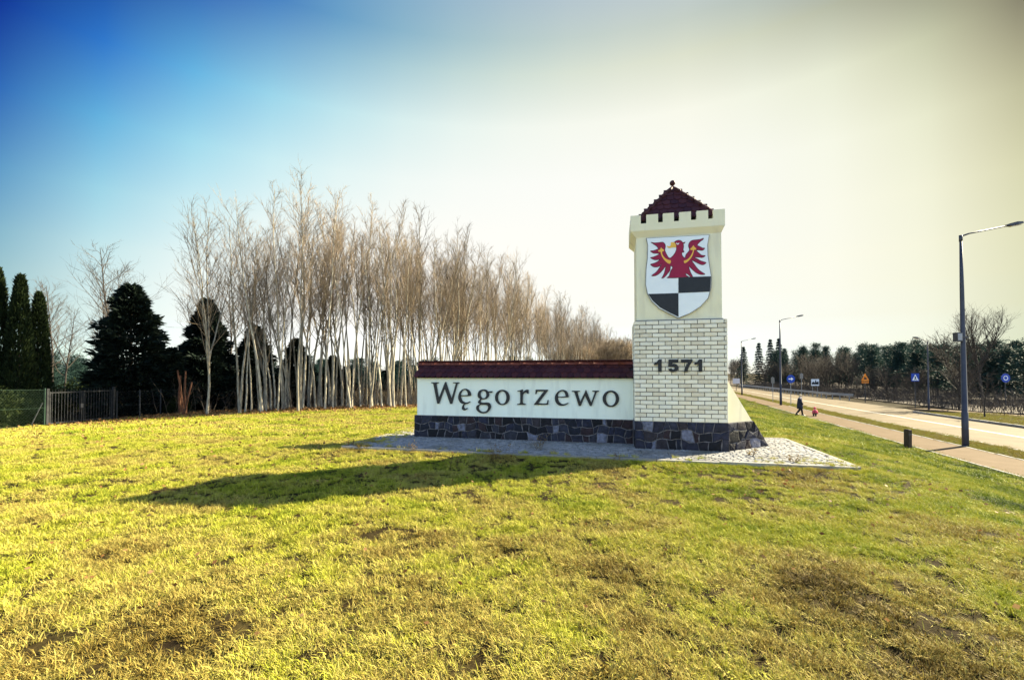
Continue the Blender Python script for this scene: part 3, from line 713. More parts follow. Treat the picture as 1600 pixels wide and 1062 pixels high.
def stones(parent, mortar, org, dr, z0, z1, length, rows, width, seed, slope=None):
    """random rubble facing: every stone its own mesh; org/dr in the parent's plan, slope(z) shortens the far end"""
    rr = random.Random(seed)
    du, dv = dr
    nu, nv = dv, -du
    end = slope or (lambda z: length)
    ph = [rr.uniform(0, 6) for _ in range(rows + 1)]
    am = (z1 - z0) / rows * 0.18

    def zb(i, s):
        z = z0 + (z1 - z0) * i / rows
        if 0 < i < rows:
            z += am * (math.sin(s * 7 + ph[i]) + 0.7 * math.sin(s * 17 + 2 * ph[i]))
        return z
    for i in range(rows):
        cuts = [0.0]
        while cuts[-1] < length:
            cuts.append(cuts[-1] + width * rr.uniform(0.5, 1.55))
        cuts[-1] = length
        if len(cuts) > 2 and cuts[-1] - cuts[-2] < width * 0.5:
            del cuts[-2]
        lean = [(0.0, 0.0)] + [(rr.uniform(-.2, .2) * width, rr.uniform(-.2, .2) * width) for _ in cuts[1:-1]] + [(0.0, 0.0)]
        for k in range(len(cuts) - 1):
            a, b = cuts[k], cuts[k + 1]
            pts = []
            g = 0.007
            la, lb = lean[k], lean[k + 1]
            for q in (0.0, 0.5, 1.0):
                s = (a + la[0]) * (1 - q) + (b + lb[0]) * q
                pts.append((s, zb(i, s)))
            pts.append(((b + (lb[0] + lb[1]) / 2 + rr.uniform(-.015, .015) * (k < len(cuts) - 2)), (zb(i, b) + zb(i + 1, b)) / 2))
            for q in (1.0, 0.5, 0.0):
                s = (a + la[1]) * (1 - q) + (b + lb[1]) * q
                pts.append((s, zb(i + 1, s)))
            pts.append((a + (la[0] + la[1]) / 2, (zb(i, a) + zb(i + 1, a)) / 2))
            pts = [(min(s, end(z)), z) for s, z in pts]
            cs = sum(p[0] for p in pts) / len(pts); cz = sum(p[1] for p in pts) / len(pts)
            if max(p[0] for p in pts) - min(p[0] for p in pts) < 0.03:
                continue
            def ins(p, m):
                dx, dz = cs - p[0], cz - p[1]
                L = math.hypot(dx, dz) or 1
                return (p[0] + dx / L * min(m, L * .6), p[1] + dz / L * min(m, L * .6))
            pr = rr.uniform(0.010, 0.026)
            lay = [([ins(p, g) for p in pts], -0.004), ([ins(p, g + .003 + rr.uniform(0, .006)) for p in pts], pr * .75), ([ins(p, g + .022 + rr.uniform(0, .008)) for p in pts], pr)]
            vs = []
            for ring, off in lay:
                for s, z in ring:
                    vs.append((org[0] + du * s + nu * off, org[1] + dv * s + nv * off, z))
            n = len(pts)
            fs = []
            for L in (0, 1):
                fs += [(L * n + q, L * n + (q + 1) % n, (L + 1) * n + (q + 1) % n, (L + 1) * n + q) for q in range(n)]
            vs.append((org[0] + du * cs + nu * (pr + rr.uniform(.002, .008)), org[1] + dv * cs + nv * (pr + .004), cz))
            fs += [(2 * n + q, 2 * n + (q + 1) % n, 3 * n) for q in range(n)]
            MB().add(vs, fs).build('stone', STONE, parent)


# --- the tower
TW, TD = 1.635, 1.20
tower = tag(mon('sign_tower', 0, 0), 'cream sign tower with red eagle shield, brick middle and pyramid roof', 'sign tower')
base = MB().box(0.02, TW - .02, 0.02, TD, 0.05, 0.605).build('stone_base', MORTAR, tower)
stones(base, None, (0, 0.02), (1, 0), 0.095, 0.605, TW, 3, 0.165, 3)
stones(base, None, (0.02, TD), (0, -1), 0.095, 0.605, TD, 3, 0.19, 5)
stones(base, None, (TW - 0.02, 0), (0, 1), 0.095, 0.605, TD, 3, 0.19, 6)

B0, B1, NB = 0.605, 2.482, 24
core = MB().box(0.012, TW - .022, 0.034, TD - .03, B0, B1).build('brick_section', JOINT, tower)
cp = (B1 - B0) / NB
BL, BJ = 0.226, 0.011


def brick_row(k, length):
    """(start, end) of the bricks in course k"""
    x = -BL + (0.10 if k % 2 == 0 else 0.213)
    out = []
    while x < length:
        a, b = max(0.0, x + BJ / 2), min(length, x + BL - BJ / 2)
        if b - a > 0.012:
            out.append((a, b))
        x += BL
    return out


cache = {}
def brick_mesh(w):
    w = round(w, 3)
    if w not in cache:
        h = (cp - BJ) / 2
        e = 0.003
        mb = MB()
        a = [(-w / 2, .03, -h), (w / 2, .03, -h), (w / 2, .03, h), (-w / 2, .03, h)]
        b = [(p[0], .003, p[2]) for p in a]
        c = [(-w / 2 + e, 0, -h + e), (w / 2 - e, 0, -h + e), (w / 2 - e, 0, h - e), (-w / 2 + e, 0, h - e)]
        mb.add(a + b + c, [(8, 9, 10, 11)] + [(L + q, L + (q + 1) % 4, L + 4 + (q + 1) % 4, L + 4 + q) for L in (0, 4) for q in range(4)])
        cache[w] = mb.mesh('brick')
    return cache[w]


for k in range(NB):
    z = B0 + cp * (k + .5)
    for a, b in brick_row(k, TW - 0.012):
        link('brick', brick_mesh(b - a), BRICK, core, ((a + b) / 2, 0.02 + random.uniform(-.0012, .0012), z))
for nm, org, dr, ln in (('side', (0.0, TD - .02), (0, -1), TD - .04), ('side', (TW - .01, 0.02), (0, 1), TD - .04), ('back', (TW - .012, TD - .016), (-1, 0), TW - .012)):
    mb = MB()
    for k in range(NB):
        z0 = B0 + cp * k + BJ / 2; z1 = z0 + cp - BJ
        for a, b in brick_row(k, ln):
            a = max(a, .035) if nm == 'side' else a
            if b <= a: continue
            p, q = [(org[0] + dr[0] * t, org[1] + dr[1] * t) for t in (a, b)]
            n = (-dr[1] * .012 * -1, -dr[0] * .012)
            i = (dr[1] * -.015, dr[0] * .015)
            mb.add([(p[0], p[1], z0), (q[0], q[1], z0), (q[0], q[1], z1), (p[0], p[1], z1), (p[0] + i[0], p[1] + i[1], z0), (q[0] + i[0], q[1] + i[1], z0), (q[0] + i[0], q[1] + i[1], z1), (p[0] + i[0], p[1] + i[1], z1)],
                   [(0, 1, 2, 3), (4, 7, 6, 5), (0, 4, 5, 1), (3, 2, 6, 7), (1, 5, 6, 2), (0, 3, 7, 4)])
    o = mb.build('side_bricks', BRICK, core)
    o['kind'] = 'stuff'

MB().box(0.05, 1.553, 0.10, TD - .08, B1 + .0, 4.08).build('shaft', CREAM, tower)
MB().box(0.035, 1.57, 0.085, TD - .065, B1 - .01, B1 + .022).build('shaft_sill', KERB, tower)
bt = MB()
p0 = [(0.05, .10), (1.553, .10), (1.553, TD - .08), (.05, TD - .08)]
p1 = [(-.055, .03), (1.605, .03), (1.605, TD), (-.055, TD)]
p2 = [(.09, .15), (1.46, .15), (1.46, TD - .12), (.09, TD - .12)]
vs = [p + (4.075,) for p in p0] + [p + (4.19,) for p in p1] + [p + (4.326,) for p in p1] + [p + (4.326,) for p in p2] + [p + (4.2,) for p in p2]
fs = [(L + q, L + (q + 1) % 4, L + 4 + (q + 1) % 4, L + 4 + q) for L in (0, 4, 8, 12) for q in range(4)] + [(16, 17, 18, 19), (3, 2, 1, 0)]
par = bt.add(vs, fs).build('parapet', CREAM, tower)
mu = [(-.055, .133), (.234, .446), (.532, .727), (.82, 1.025), (1.122, 1.321), (1.406, 1.605)]
def merlon(x0, x1, y0, y1):
    MB().box(x0, x1, y0, y1, 4.322, 4.487).build('merlon', CREAM, par)
for a, b in mu:
    merlon(a, b, .0302, .145)
    merlon(a, b, TD - .115, TD - .0002)
for a, b in ((.26, .44), (.55, .73), (.84, 1.0)):
    merlon(-.0548, .085, a, b)
    merlon(1.465, 1.6048, a, b)

# shield with the town arms
shm = outline_mesh('shield', [SHIELD['shield']], 0.035)
cxs = 0.79
shield = link('shield', shm, FIELD_WHITE, tower, (0, .075, 0))
rim = [(cxs + (u - cxs) * 1.022, 3.3 + (z - 3.3) * 1.014) for u, z in SHIELD['shield']]
link('shield_rim', outline_mesh('shield_rim', [rim], 0.05), KERB, shield, (0, .012, 0))
for q in ('quarter_a', 'quarter_b'):
    link('black_quarter', outline_mesh('black_quarter', [SHIELD[q]], 0.004), BLACK, shield, (0, -.0195, 0))
ea = link('eagle', outline_mesh('eagle', [SHIELD['eagle']], 0.004, smooth=3, offset=0.004), DARKRED, shield, (0, -.0190, 0))
link('eagle_fill', outline_mesh('eagle_fill', [SHIELD['eagle']], 0.004, smooth=3, offset=-0.005), RED, shield, (0, -.0215, 0))
link('beak', outline_mesh('beak', [SHIELD['beak']], 0.004, smooth=3), GOLD, shield, (0, -.0240, 0))
link('eye', outline_mesh('eye', [SHIELD['eye']], 0.003, smooth=3), FIELD_WHITE, shield, (0, -.0245, 0))
for q in ('stem_a', 'stem_b'):
    link('clover_stem', outline_mesh('clover_stem', [SHIELD[q]], 0.004, smooth=3), GOLD, shield, (0, -.0242, 0))
for kind, loops in DIGITS:
    link('digit', outline_mesh('digit', loops, 0.03), BLACK, tower, (0, .002, 0))


def tile_mesh(w, l, t=0.018):
    """beaver-tail tile: x across, y up the slope from its rounded tail at 0, z out of the roof"""
    pts = [(-w / 2, l), (w / 2, l)]
    for k in range(7):
        a = math.pi * k / 6
        pts.append((w / 2 * math.cos(a), w * .42 - w * .42 * math.sin(a)))
    n = len(pts)
    pts = pts[::-1]
    return MB().add([(x, y, 0) for x, y in pts] + [(x, y, t) for x, y in pts],
                    [tuple(range(n, 2 * n))[::-1], tuple(range(n))] + [(q, n + q, n + (q + 1) % n, (q + 1) % n) for q in range(n)]).mesh('roof_tile')


def slope_matrix(org, across, up):
    """tile frame -> parent frame"""
    a = Vector(across).normalized(); u = Vector(up).normalized(); n = a.cross(u)
    return Matrix(((a.x, u.x, n.x, org[0]), (a.y, u.y, n.y, org[1]), (a.z, u.z, n.z, org[2]), (0, 0, 0, 1)))


def put_tile(me, parent, base_m, x, y, tilt=0.05):
    o = link('roof_tile', me, TILE, parent)
    o.matrix_local = base_m @ Matrix.Translation((x, y, 0.012)) @ Matrix.Rotation(-tilt + random.uniform(-.012, .012), 4, 'X') @ Matrix.Rotation(random.uniform(-.012, .012), 4, 'Z')
    return o


# tower roof
EV, AP = 4.40, 5.17
cu, cv = 0.775, 0.60
hu, hv = 0.70, 0.50
rc = [(cu - hu, cv - hv, EV), (cu + hu, cv - hv, EV), (cu + hu, cv + hv, EV), (cu - hu, cv + hv, EV)]
troof = MB().add(rc + [(cu, cv, AP)], [(0, 1, 4), (1, 2, 4), (2, 3, 4), (3, 0, 4), (3, 2, 1, 0)]).build('roof', DARKSTEEL, tower)
for q in range(4):
    a, b = Vector(rc[q]), Vector(rc[(q + 1) % 4])
    mid = (a + b) / 2
    up = Vector((cu, cv, AP)) - mid
    wdt, ln = (b - a).length, up.length
    bm_ = slope_matrix(mid, b - a, up)
    nr = 7
    ex = ln / nr
    for r in range(nr):
        y0 = r * ex - (0.02 if r == 0 else 0)
        avail = wdt * (1 - (r + 0.25) / nr)
        n = max(1, round(avail / 0.14 + (0 if r % 2 else .2)))
        tw = avail / n
        me = tile_mesh(tw * 0.97, ex * 1.55 if r < nr - 1 else ex * .9)
        for k in range(n):
            put_tile(me, troof, bm_, -avail / 2 + tw * (k + .5), y0, 0.07)
for q in range(4):
    a = Vector(rc[q]); t = Vector((cu, cv, AP))
    n = 6
    for k in range(n):
        s, e = a.lerp(t, k / n), a.lerp(t, min(1, (k + 1.12) / n))
        up = Vector((0, 0, .012))
        MB().tube([s + up * 1.4, e + up], [0.05, 0.036], 8).build('ridge_cap', CAP if False else TILE, troof, smooth=True)
fin = MB().lathe([(.05, -.06), (.045, 0), (.02, .02), (.018, .05), (.035, .062), (.052, .085), (.056, .105), (.05, .13), (.03, .15), (.01, .158)], (cu, cv, AP), 14).build('finial', TILE, tower, smooth=True)

# buttress on the far corner: a battered fin with its own stone foot
e1 = Vector((.747, .665, 0)); e2 = Vector((-.665, .747, 0))
BO = Vector((1.605, .06, 0))
send = lambda z: max(0.0, (1.42 - z) / 1.064)
mb = MB()
def fin_pts(zs, inset, off0, th):
    v = []
    for t in (off0, off0 + th):
        for s, z in zs:
            p = BO + e1 * s + e2 * t
            v.append((p.x, p.y, z))
    return v
prof = [(0, .605), (send(.605) - .02, .605), (0.0, 1.42)]
v = fin_pts(prof, 0, 0.012, 0.34)
but = MB().add(v, [(0, 1, 2), (5, 4, 3), (1, 4, 5, 2), (0, 3, 4, 1), (0, 2, 5, 3)]).build('buttress', CREAM, tower)
prof = [(0, .05), (send(.08) - .02, .05), (send(.605) - .01, .605), (0, .605)]
v = fin_pts(prof, 0, 0.0, 0.36)
fm = MB().add(v, [(0, 1, 2, 3), (7, 6, 5, 4), (1, 5, 6, 2), (0, 4, 5, 1), (3, 2, 6, 7), (0, 3, 7, 4)]).build('buttress_foot', MORTAR, tower)
stones(fm, None, (BO.x, BO.y), (e1.x, e1.y), 0.095, 0.605, 1.25, 3, 0.24, 11, slope=send)
# the battered end of the foot, stones laid up the slope
for r in range(3):
    for c in range(2):
        zz = [0.10 + .168 * r + .01, 0.10 + .168 * (r + 1) - .006]
        tt = [0.01 + .175 * c, 0.01 + .175 * (c + 1) - .012]
        q = []
        for off in (0.0, 0.02):
            for z in zz:
                for t in tt:
                    p = BO + e1 * (send(z) - .012 + off) + e2 * t
                    q.append((p.x, p.y, z + off * .4))
        MB().add(q, [(4, 5, 7, 6), (0, 1, 5, 4), (1, 3, 7, 5), (3, 2, 6, 7), (2, 0, 4, 6)]).build('stone', STONE, fm)
mb = MB()
for k in range(9):
    z0, z1 = .1 + .056 * k, .1 + .056 * (k + 1) + .004
    p = BO - e2 * .004
    mb.obox((p.x + .008, p.y - .012, (z0 + z1) / 2), (.010 + random.uniform(-.002, .003), 0, 0), (0, .01, 0), (0, 0, .03))
mb.build('mortar_seam', MORTAR, fm)

# --- the name wall
WU0, WV = -4.655, .55
wall = tag(mon('name_wall', -2.3, .75), 'long low cream wall with black town name, stone foot and red tiled coping', 'sign wall', kind='thing')
wo = Vector((2.3, -.75, 0))            # tower frame -> wall frame
wb = MB().box(WU0 - .05 + wo.x, -.002 + wo.x, WV - .0 + wo.y, .95 + wo.y, 0.05, .575).build('stone_base', MORTAR, wall)
stones(wb, None, (WU0 - .07 + wo.x, WV + wo.y), (1, 0), .095, .573, 4.71, 3, 0.165, 21)
stones(wb, None, (WU0 - .05 + wo.x, .95 + wo.y), (0, -1), .095, .573, .40, 3, 0.17, 22)
plaster = MB().box(WU0 + wo.x, -.004 + wo.x, WV + .004 + wo.y, .946 + wo.y, .575, 1.42).build('plaster_panel', WALL_CREAM, wall)
for kind, loops in LETTERS:
    lp = [[(u + wo.x, z) for u, z in q] for q in loops]
    link('letter', outline_mesh('letter', lp, 0.03, smooth=4 if kind == 'round' else 0), BLACK, plaster, (0, WV + wo.y - .010, 0))
# coping: gable of beaver tails with ridge caps
L0, L1 = WU0 - .04 + wo.x, -.004 + wo.x
ev, rv, zr_, ze = WV - .10 + wo.y, .75 + wo.y, 1.70, 1.405
bk = 2 * rv - ev
coping = MB().add([(L0 + .02, ev + .02, ze - .005), (L1, ev + .02, ze - .005), (L1, rv, zr_ - .02), (L0 + .02, rv, zr_ - .02), (L0 + .02, bk - .02, ze - .005), (L1, bk - .02, ze - .005)],
                  [(0, 1, 2, 3), (3, 2, 5, 4), (0, 3, 4), (1, 5, 2), (0, 4, 5, 1)]).build('coping', DARKSTEEL, wall)
up = Vector((0, rv - ev, zr_ - ze))
fmx = slope_matrix((L0, ev, ze), (1, 0, 0), up)
ex = up.length / 3
nt_ = 36
tw = (L1 - L0) / nt_
tm = tile_mesh(tw * .97, ex * 1.6)
for r in range(3):
    sh = tw / 2 if r % 2 else 0
    for k in range(nt_ - (1 if r % 2 else 0)):
        put_tile(tm, coping, fmx, sh + tw * (k + .5), r * ex - .01, .075)
mb = MB()
bmx = slope_matrix((L1, bk, ze), (-1, 0, 0), Vector((0, -(rv - ev), zr_ - ze)))
for r in range(3):
    for k in range(nt_):
        vs = [bmx @ (Matrix.Translation((tw * (k + .5), r * ex, .012)) @ Vector(vv.co)) for vv in tm.vertices]
        mb.add(vs, [tuple(p.vertices) for p in tm.polygons])
o = mb.build('back_tiles', TILE, coping); o['kind'] = 'stuff'
nc = 16
cl = (L1 - L0) / nc
cm = MB()
rings = []
for s, r in ((0, .062), (cl * .12, .066), (cl * .13, .060), (cl * 1.10, .053)):
    rings.append([(s, r * 1.35 * math.cos(math.pi * k / 8), r * math.sin(math.pi * k / 8)) for k in range(9)])
vs = [p for rg in rings for p in rg]
fs = [(i * 9 + k, i * 9 + k + 1, (i + 1) * 9 + k + 1, (i + 1) * 9 + k) for i in range(3) for k in range(8)] + [tuple(range(9)), tuple(range(27, 36))[::-1], ]
cme = cm.add(vs, fs).mesh('ridge_cap', True)
for k in range(nc):
    link('ridge_cap', cme, CAP, coping, (L0 + cl * k, rv, zr_ - .018 + random.uniform(-.003, .003)), (0, 0, random.uniform(-.012, .012)))


# ------------------------------------------------------------------ vegetation builders
def fast_mesh(name, verts, faces, tone=None, smooth=False):
    """verts (N,3) and faces (K,n) arrays"""
    verts = np.asarray(verts, np.float32); faces = np.asarray(faces, np.int32)
    me = bpy.data.meshes.new(name)
    me.vertices.add(len(verts)); me.vertices.foreach_set('co', verts.ravel())
    k, n = faces.shape
    me.loops.add(k * n); me.loops.foreach_set('vertex_index', faces.ravel())
    me.polygons.add(k)
    me.polygons.foreach_set('loop_start', np.arange(0, k * n, n, dtype=np.int32))
    if tone is not None:
        a = me.attributes.new('tone', 'FLOAT', 'POINT')
        a.data.foreach_set('value', np.asarray(tone, np.float32))
    me.update(calc_edges=True)
    if smooth:
        me.polygons.foreach_set('use_smooth', [True] * k)
    return me


def leaf_cloud(name, P, D, length, width, droop=0.0, rg=rng):
    """kite-shaped leaves or needle sprays at P pointing along D"""
    n = len(P)
    D = D / np.linalg.norm(D, axis=1, keepdims=True)
    W = rg.normal(size=(n, 3))
    W -= D * (W * D).sum(1, keepdims=True)
    W /= np.linalg.norm(W, axis=1, keepdims=True)
    L = (np.asarray(length) * rg.uniform(.65, 1.35, n))[:, None]
    w = (np.asarray(width) * rg.uniform(.7, 1.3, n))[:, None]
    tip = P + D * L; tip[:, 2] -= droop * L[:, 0]
    v = np.stack([P, P + D * L * .45 + W * w * .5, tip, P + D * L * .45 - W * w * .5], 1).reshape(-1, 3)
    f = np.arange(n * 4).reshape(n, 4)
    return fast_mesh(name, v, f, np.repeat(rg.random(n), 4))


class Tubes:
    """many tapered tubes gathered into one mesh"""
    def __init__(s):
        s.v, s.f, s.n = [], [], 0

    def add(s, pts, radii, k):
        v, f = tube(pts, radii, k, False)
        s.f += [tuple(i + s.n for i in q) for q in f]
        s.v += [tuple(p) for p in v]
        s.n += len(v)

    def mesh(s, name):
        return fast_mesh(name, np.array(s.v), np.array(s.f), smooth=True)


def limb_path(rr, start, d, length, seg, wob, lift):
    pts = [Vector(start)]
    d = Vector(d).normalized()
    for _ in range(seg):
        d = (d + Vector((rr.gauss(0, wob), rr.gauss(0, wob), rr.gauss(0, wob) + lift))).normalized()
        pts.append(pts[-1] + d * (length / seg))
    return pts, d


def bare_tree(seed, H, r0, limbs=24, first=0.28, ang=(28, 50), lfac=0.30, forks=0, twigs=7, sub=4, wob=0.07, lean=0.02, thin=1.0, taper=0.9):
    rr = random.Random(seed)
    tr, cr = Tubes(), Tubes()
    pts, d = limb_path(rr, (0, 0, -0.15), (rr.gauss(0, lean), rr.gauss(0, lean), 1), H, 14, 0.035, 0.03)
    rad = [r0 * (1.25 if i == 0 else 1) * (1 - taper * (i / 14) ** 0.85) + 0.004 for i in range(15)]
    tr.add(pts, rad, 8)
    stems = [(pts, rad, 1.0)]
    for _ in range(forks):
        i = rr.randint(3, 6)
        a = rr.uniform(0, 6.28)
        p2, _d = limb_path(rr, pts[i], (math.cos(a) * .35, math.sin(a) * .35, 1), H * (1 - i / 14) * rr.uniform(.8, 1.0), 10, 0.05, 0.05)
        r2 = [rad[i] * .72 * (1 - .88 * (q / 10)) + .004 for q in range(11)]
        tr.add(p2, r2, 7)
        stems.append((p2, r2, 0.75))
    for p, r, w in stems:
        n = int(limbs * w)
        az = rr.uniform(0, 6.28)
        for k in range(n):
            t = first + (0.97 - first) * (k + rr.random()) / n if w == 1.0 else 0.15 + .8 * (k + rr.random()) / n
            f = t * (len(p) - 1)
            i = min(int(f), len(p) - 2)
            q = p[i].lerp(p[i + 1], f - i)
            az += 2.4 + rr.gauss(0, .4)
            a = R(rr.uniform(*ang))
            dd = Vector((math.cos(az) * math.sin(a), math.sin(az) * math.sin(a), math.cos(a)))
            L = H * lfac * (1.05 - t) ** 0.6 * rr.uniform(.7, 1.25) + .3
            rb = min(r[i] * .5, 0.009 * L + .006) * thin
            lp, ld = limb_path(rr, q, dd, L, 6, wob, 0.06)
            cr.add(lp, [rb * (1 - .85 * j / 6) + .003 for j in range(7)], 5)
            for m in range(twigs):
                tt = 0.25 + .75 * (m + rr.random()) / twigs
                g = tt * 6
                j = min(int(g), 5)
                s = lp[j].lerp(lp[j + 1], g - j)
                b = (lp[j + 1] - lp[j]).normalized()
                side = Vector((rr.gauss(0, 1), rr.gauss(0, 1), rr.gauss(0.25, .7))).normalized()
                tl = L * rr.uniform(.22, .42) + .1
                tp, td = limb_path(rr, s, b + side * .75, tl, 3, wob * 1.4, 0.05)
                cr.add(tp, [.008 * thin, .0065 * thin, .005 * thin, .0025], 3)
                for u in range(sub):
                    s2 = tp[rr.randint(0, 2)].lerp(tp[rr.randint(1, 3)], rr.random())
                    side = Vector((rr.gauss(0, 1), rr.gauss(0, 1), rr.gauss(0.3, .7))).normalized()
                    q2, _ = limb_path(rr, s2, td + side * .7, tl * rr.uniform(.4, .8), 2, wob, 0.06)
                    cr.add(q2, [.0055 * thin, .004 * thin, .002], 3)
    return tr.mesh('trunk'), cr.mesh('crown')


def tree_proto(name, trunk_me, crown_me, tm, cm):
    root = empty(name, (0, 0, -500))
    link('trunk', trunk_me, tm, root)
    link('crown', crown_me, cm, root)
    return root


def place(proto, x, y, label, cat, group=None, sc_=1.0, rz=None, z=None, used=set()):
    """the first use moves the prototype itself, later ones are copies"""
    if proto.name in used:
        o = copy_tree(proto)
    else:
        o = proto; used.add(proto.name)
    o.location = (x, y, (gz(x, y) if z is None else z) - 0.03)
    o.rotation_euler = (0, 0, random.uniform(0, 6.28) if rz is None else rz)
    o.scale = (sc_, sc_, sc_ * random.uniform(.96, 1.04)) if not isinstance(sc_, tuple) else sc_
    tag(o, label, cat, group)
    return o


# the grove of young bare trees
grove = [tree_proto('bare_tree', *bare_tree(100 + k, 9.6, (.054, .062, .046, .062, .058, .043, .054, .048, .066)[k], limbs=(20, 18, 17, 18, 20, 15, 17, 14, 22)[k], first=(.40, .34, .48, .26, .36, .52, .44, .5, .3)[k],
         lfac=(.24, .27, .2, .27, .26, .2, .23, .18, .27)[k], forks=(0, 0, 0, 3, 0, 0, 0, 0, 1)[k], twigs=6, sub=(3, 3, 3, 3, 3, 3, 3, 3, 3)[k], ang=((16, 36), (18, 42), (12, 30), (18, 38), (16, 40), (12, 28), (14, 34), (12, 30), (20, 42))[k],
         thin=.8, lean=(.015, .02, .015, .03, .015, .03, .025, .01, .02)[k], wob=(.07, .06, .08, .07, .07, .05, .09, .07, .08)[k]), BARK, TWIG) for k in range(9)]
edge = [(-16.5, 20.2), (-11, 21.2), (-6.6, 23), (-3.7, 26), (0, 34), (7.5, 52), (21, 85)]
pts = []
def too_close(x, y, m):
    return any((x - a) ** 2 + (y - b) ** 2 < m * m for a, b in pts)
def grove_label(x, y):
    px = 800 + 700 * x / y
    if px < 480: return 'slender pale bare tree in the part of the grove nearest the dark conifer'
    if px < 655: return 'slender pale bare tree of the grove just left of the name wall'
    if px < 820: return 'slender pale bare tree rising behind the left half of the name wall'
    return 'slender pale bare tree at the low far grove end near the tower'


GG = 'bare trees of the dense grove'
singles = [(-14.0, 20.6, .95, 3, 'leaning forked bare tree with wide open crown at the left end of the grove'),
           (-12.7, 20.9, .97, 1, 'pale trunk bare tree standing alone beside the forked tree at the grove end'),
           (-11.7, 21.0, 1.07, 4, 'tallest bare tree of the grove, its twigs highest against the blue sky'),
           (-10.1, 21.2, 1.0, 0, 'pale bare tree just to the right of the tallest one in the grove')]
for x, y, s, k, lb in singles:
    pts.append((x, y))
    place(grove[k], x, y, lb, 'tree', GG, s)
made = 0
tries = 0
while made < 270 and tries < 40000:
    tries += 1
    i = random.choices(range(6), [10, 12, 11, 13, 13, 11])[0]
    (x0, y0), (x1, y1) = edge[i], edge[i + 1]
    t = random.random()
    nx, ny = -(y1 - y0), x1 - x0
    L = math.hypot(nx, ny)
    dep = 4.6 * random.random() ** 1.4
    x = x0 + (x1 - x0) * t + nx / L * dep; y = y0 + (y1 - y0) * t + ny / L * dep
    if too_close(x, y, .55 if i < 4 else .75):
        continue
    if i == 0 and (x < -13.4 or dep > 4.5):
        continue
    pts.append((x, y))
    made += 1
    place(random.choice(grove[:3] + grove[4:] + grove[5:8]), x, y, grove_label(x, y), 'tree', GG, random.uniform(.88, 1.16) * (1.0 if i > 0 else .86))


# evergreens
def conifer(seed, H, rad, n, spray, up=0.4, power=0.8, base=0.02, lumps=7, r_in=0.25):
    """broad evergreen: uneven sprays through the outer part of the crown"""
    g = np.random.default_rng(seed)
    t = base + (1 - base) * g.random(n) ** 1.25
    az = g.uniform(0, 2 * np.pi, n)
    prof = np.minimum(1, (1 - t) ** power * 1.05) * np.minimum(1, .55 + 2.2 * t)
    ph = g.uniform(0, 6.28, lumps)
    lump = sum(np.sin(az * (1 + k % 4) + ph[k] + t * (6 + 5 * k)) for k in range(lumps)) / lumps
    whorl = .82 + .18 * np.sin(t * 46 + np.sin(az * 3 + ph[0]) * 2)
    r = rad * prof * (1 + .55 * lump) * whorl * (r_in + (1 - r_in) * g.random(n) ** .45)
    P = np.stack([r * np.cos(az), r * np.sin(az), t * H], 1)
    D = np.stack([np.cos(az), np.sin(az), np.full(n, up)], 1) + g.normal(size=(n, 3)) * .38
    fol = leaf_cloud('crown', P, D, spray, spray * .30, .15, g)
    tb = Tubes()
    tb.add([(0, 0, -.2), (0, 0, H * .5), (0, 0, H * .95)], [.035 * H * .6, .02 * H * .6, .01], 8)
    for k in range(46):
        q = base + (0.95 - base) * k / 46
        a = k * 2.4
        L = rad * min(1, (1 - q) ** power) * .8
        tb.add([(0, 0, q * H), (L * .5 * math.cos(a), L * .5 * math.sin(a), q * H + L * .12), (L * math.cos(a), L * math.sin(a), q * H + L * .35)], [.02, .014, .005], 4)
    return tb.mesh('trunk'), fol


def thuja(seed, H, rad, n):
    g = np.random.default_rng(seed)
    t = g.random(n)
    az = g.uniform(0, 2 * np.pi, n)
    prof = np.minimum(1, (1 - t) ** .55 * 1.15) * np.minimum(1, .75 + 1.2 * t)
    lump = np.sin(az * 3 + t * 9 + seed) * .09 + np.sin(az * 7 - t * 21) * .06
    r = rad * prof * (1 + lump) * (.55 + .45 * g.random(n) ** .4)
    P = np.stack([r * np.cos(az), r * np.sin(az), t * H * .96], 1)
    D = np.stack([np.cos(az) * .35, np.sin(az) * .35, np.ones(n)], 1) + g.normal(size=(n, 3)) * .25
    tb = Tubes()
    tb.add([(0, 0, -.2), (0, 0, H * .9)], [.07, .01], 8)
    return tb.mesh('trunk'), leaf_cloud('crown', P, D, .17, .055, 0, g)


def pine(seed, H, n, crown0=.12, rad=1.6):
    """trunk with tiers of uneven needle clumps"""
    g = np.random.default_rng(seed)
    nc = 64
    q = crown0 + (1 - crown0) * g.random(nc) ** .9
    ca = g.uniform(0, 6.28, nc)
    cr_ = rad * (np.clip((1 - q) * 1.7, .12, 1)) * g.uniform(.2, 1, nc)
    cc = np.stack([cr_ * np.cos(ca), cr_ * np.sin(ca), q * H], 1)
    idx = g.integers(0, nc, n)
    P = cc[idx] + g.normal(size=(n, 3)) * np.array([.42, .42, .22]) * (.6 + .5 * g.random((n, 1)))
    D = (P - cc[idx]) + np.array([0, 0, .25]) + g.normal(size=(n, 3)) * .3
    tb = Tubes()
    tb.add([(0, 0, -.2), (0.05, 0, H * .5), (0, 0.05, H * .97)], [.13, .09, .015], 7)
    for c in cc:
        tb.add([(0, 0, max(.5, c[2] - .5)), tuple(c)], [.03, .01], 4)
    return tb.mesh('trunk'), leaf_cloud('crown', P, D, .34, .10, .1, g)


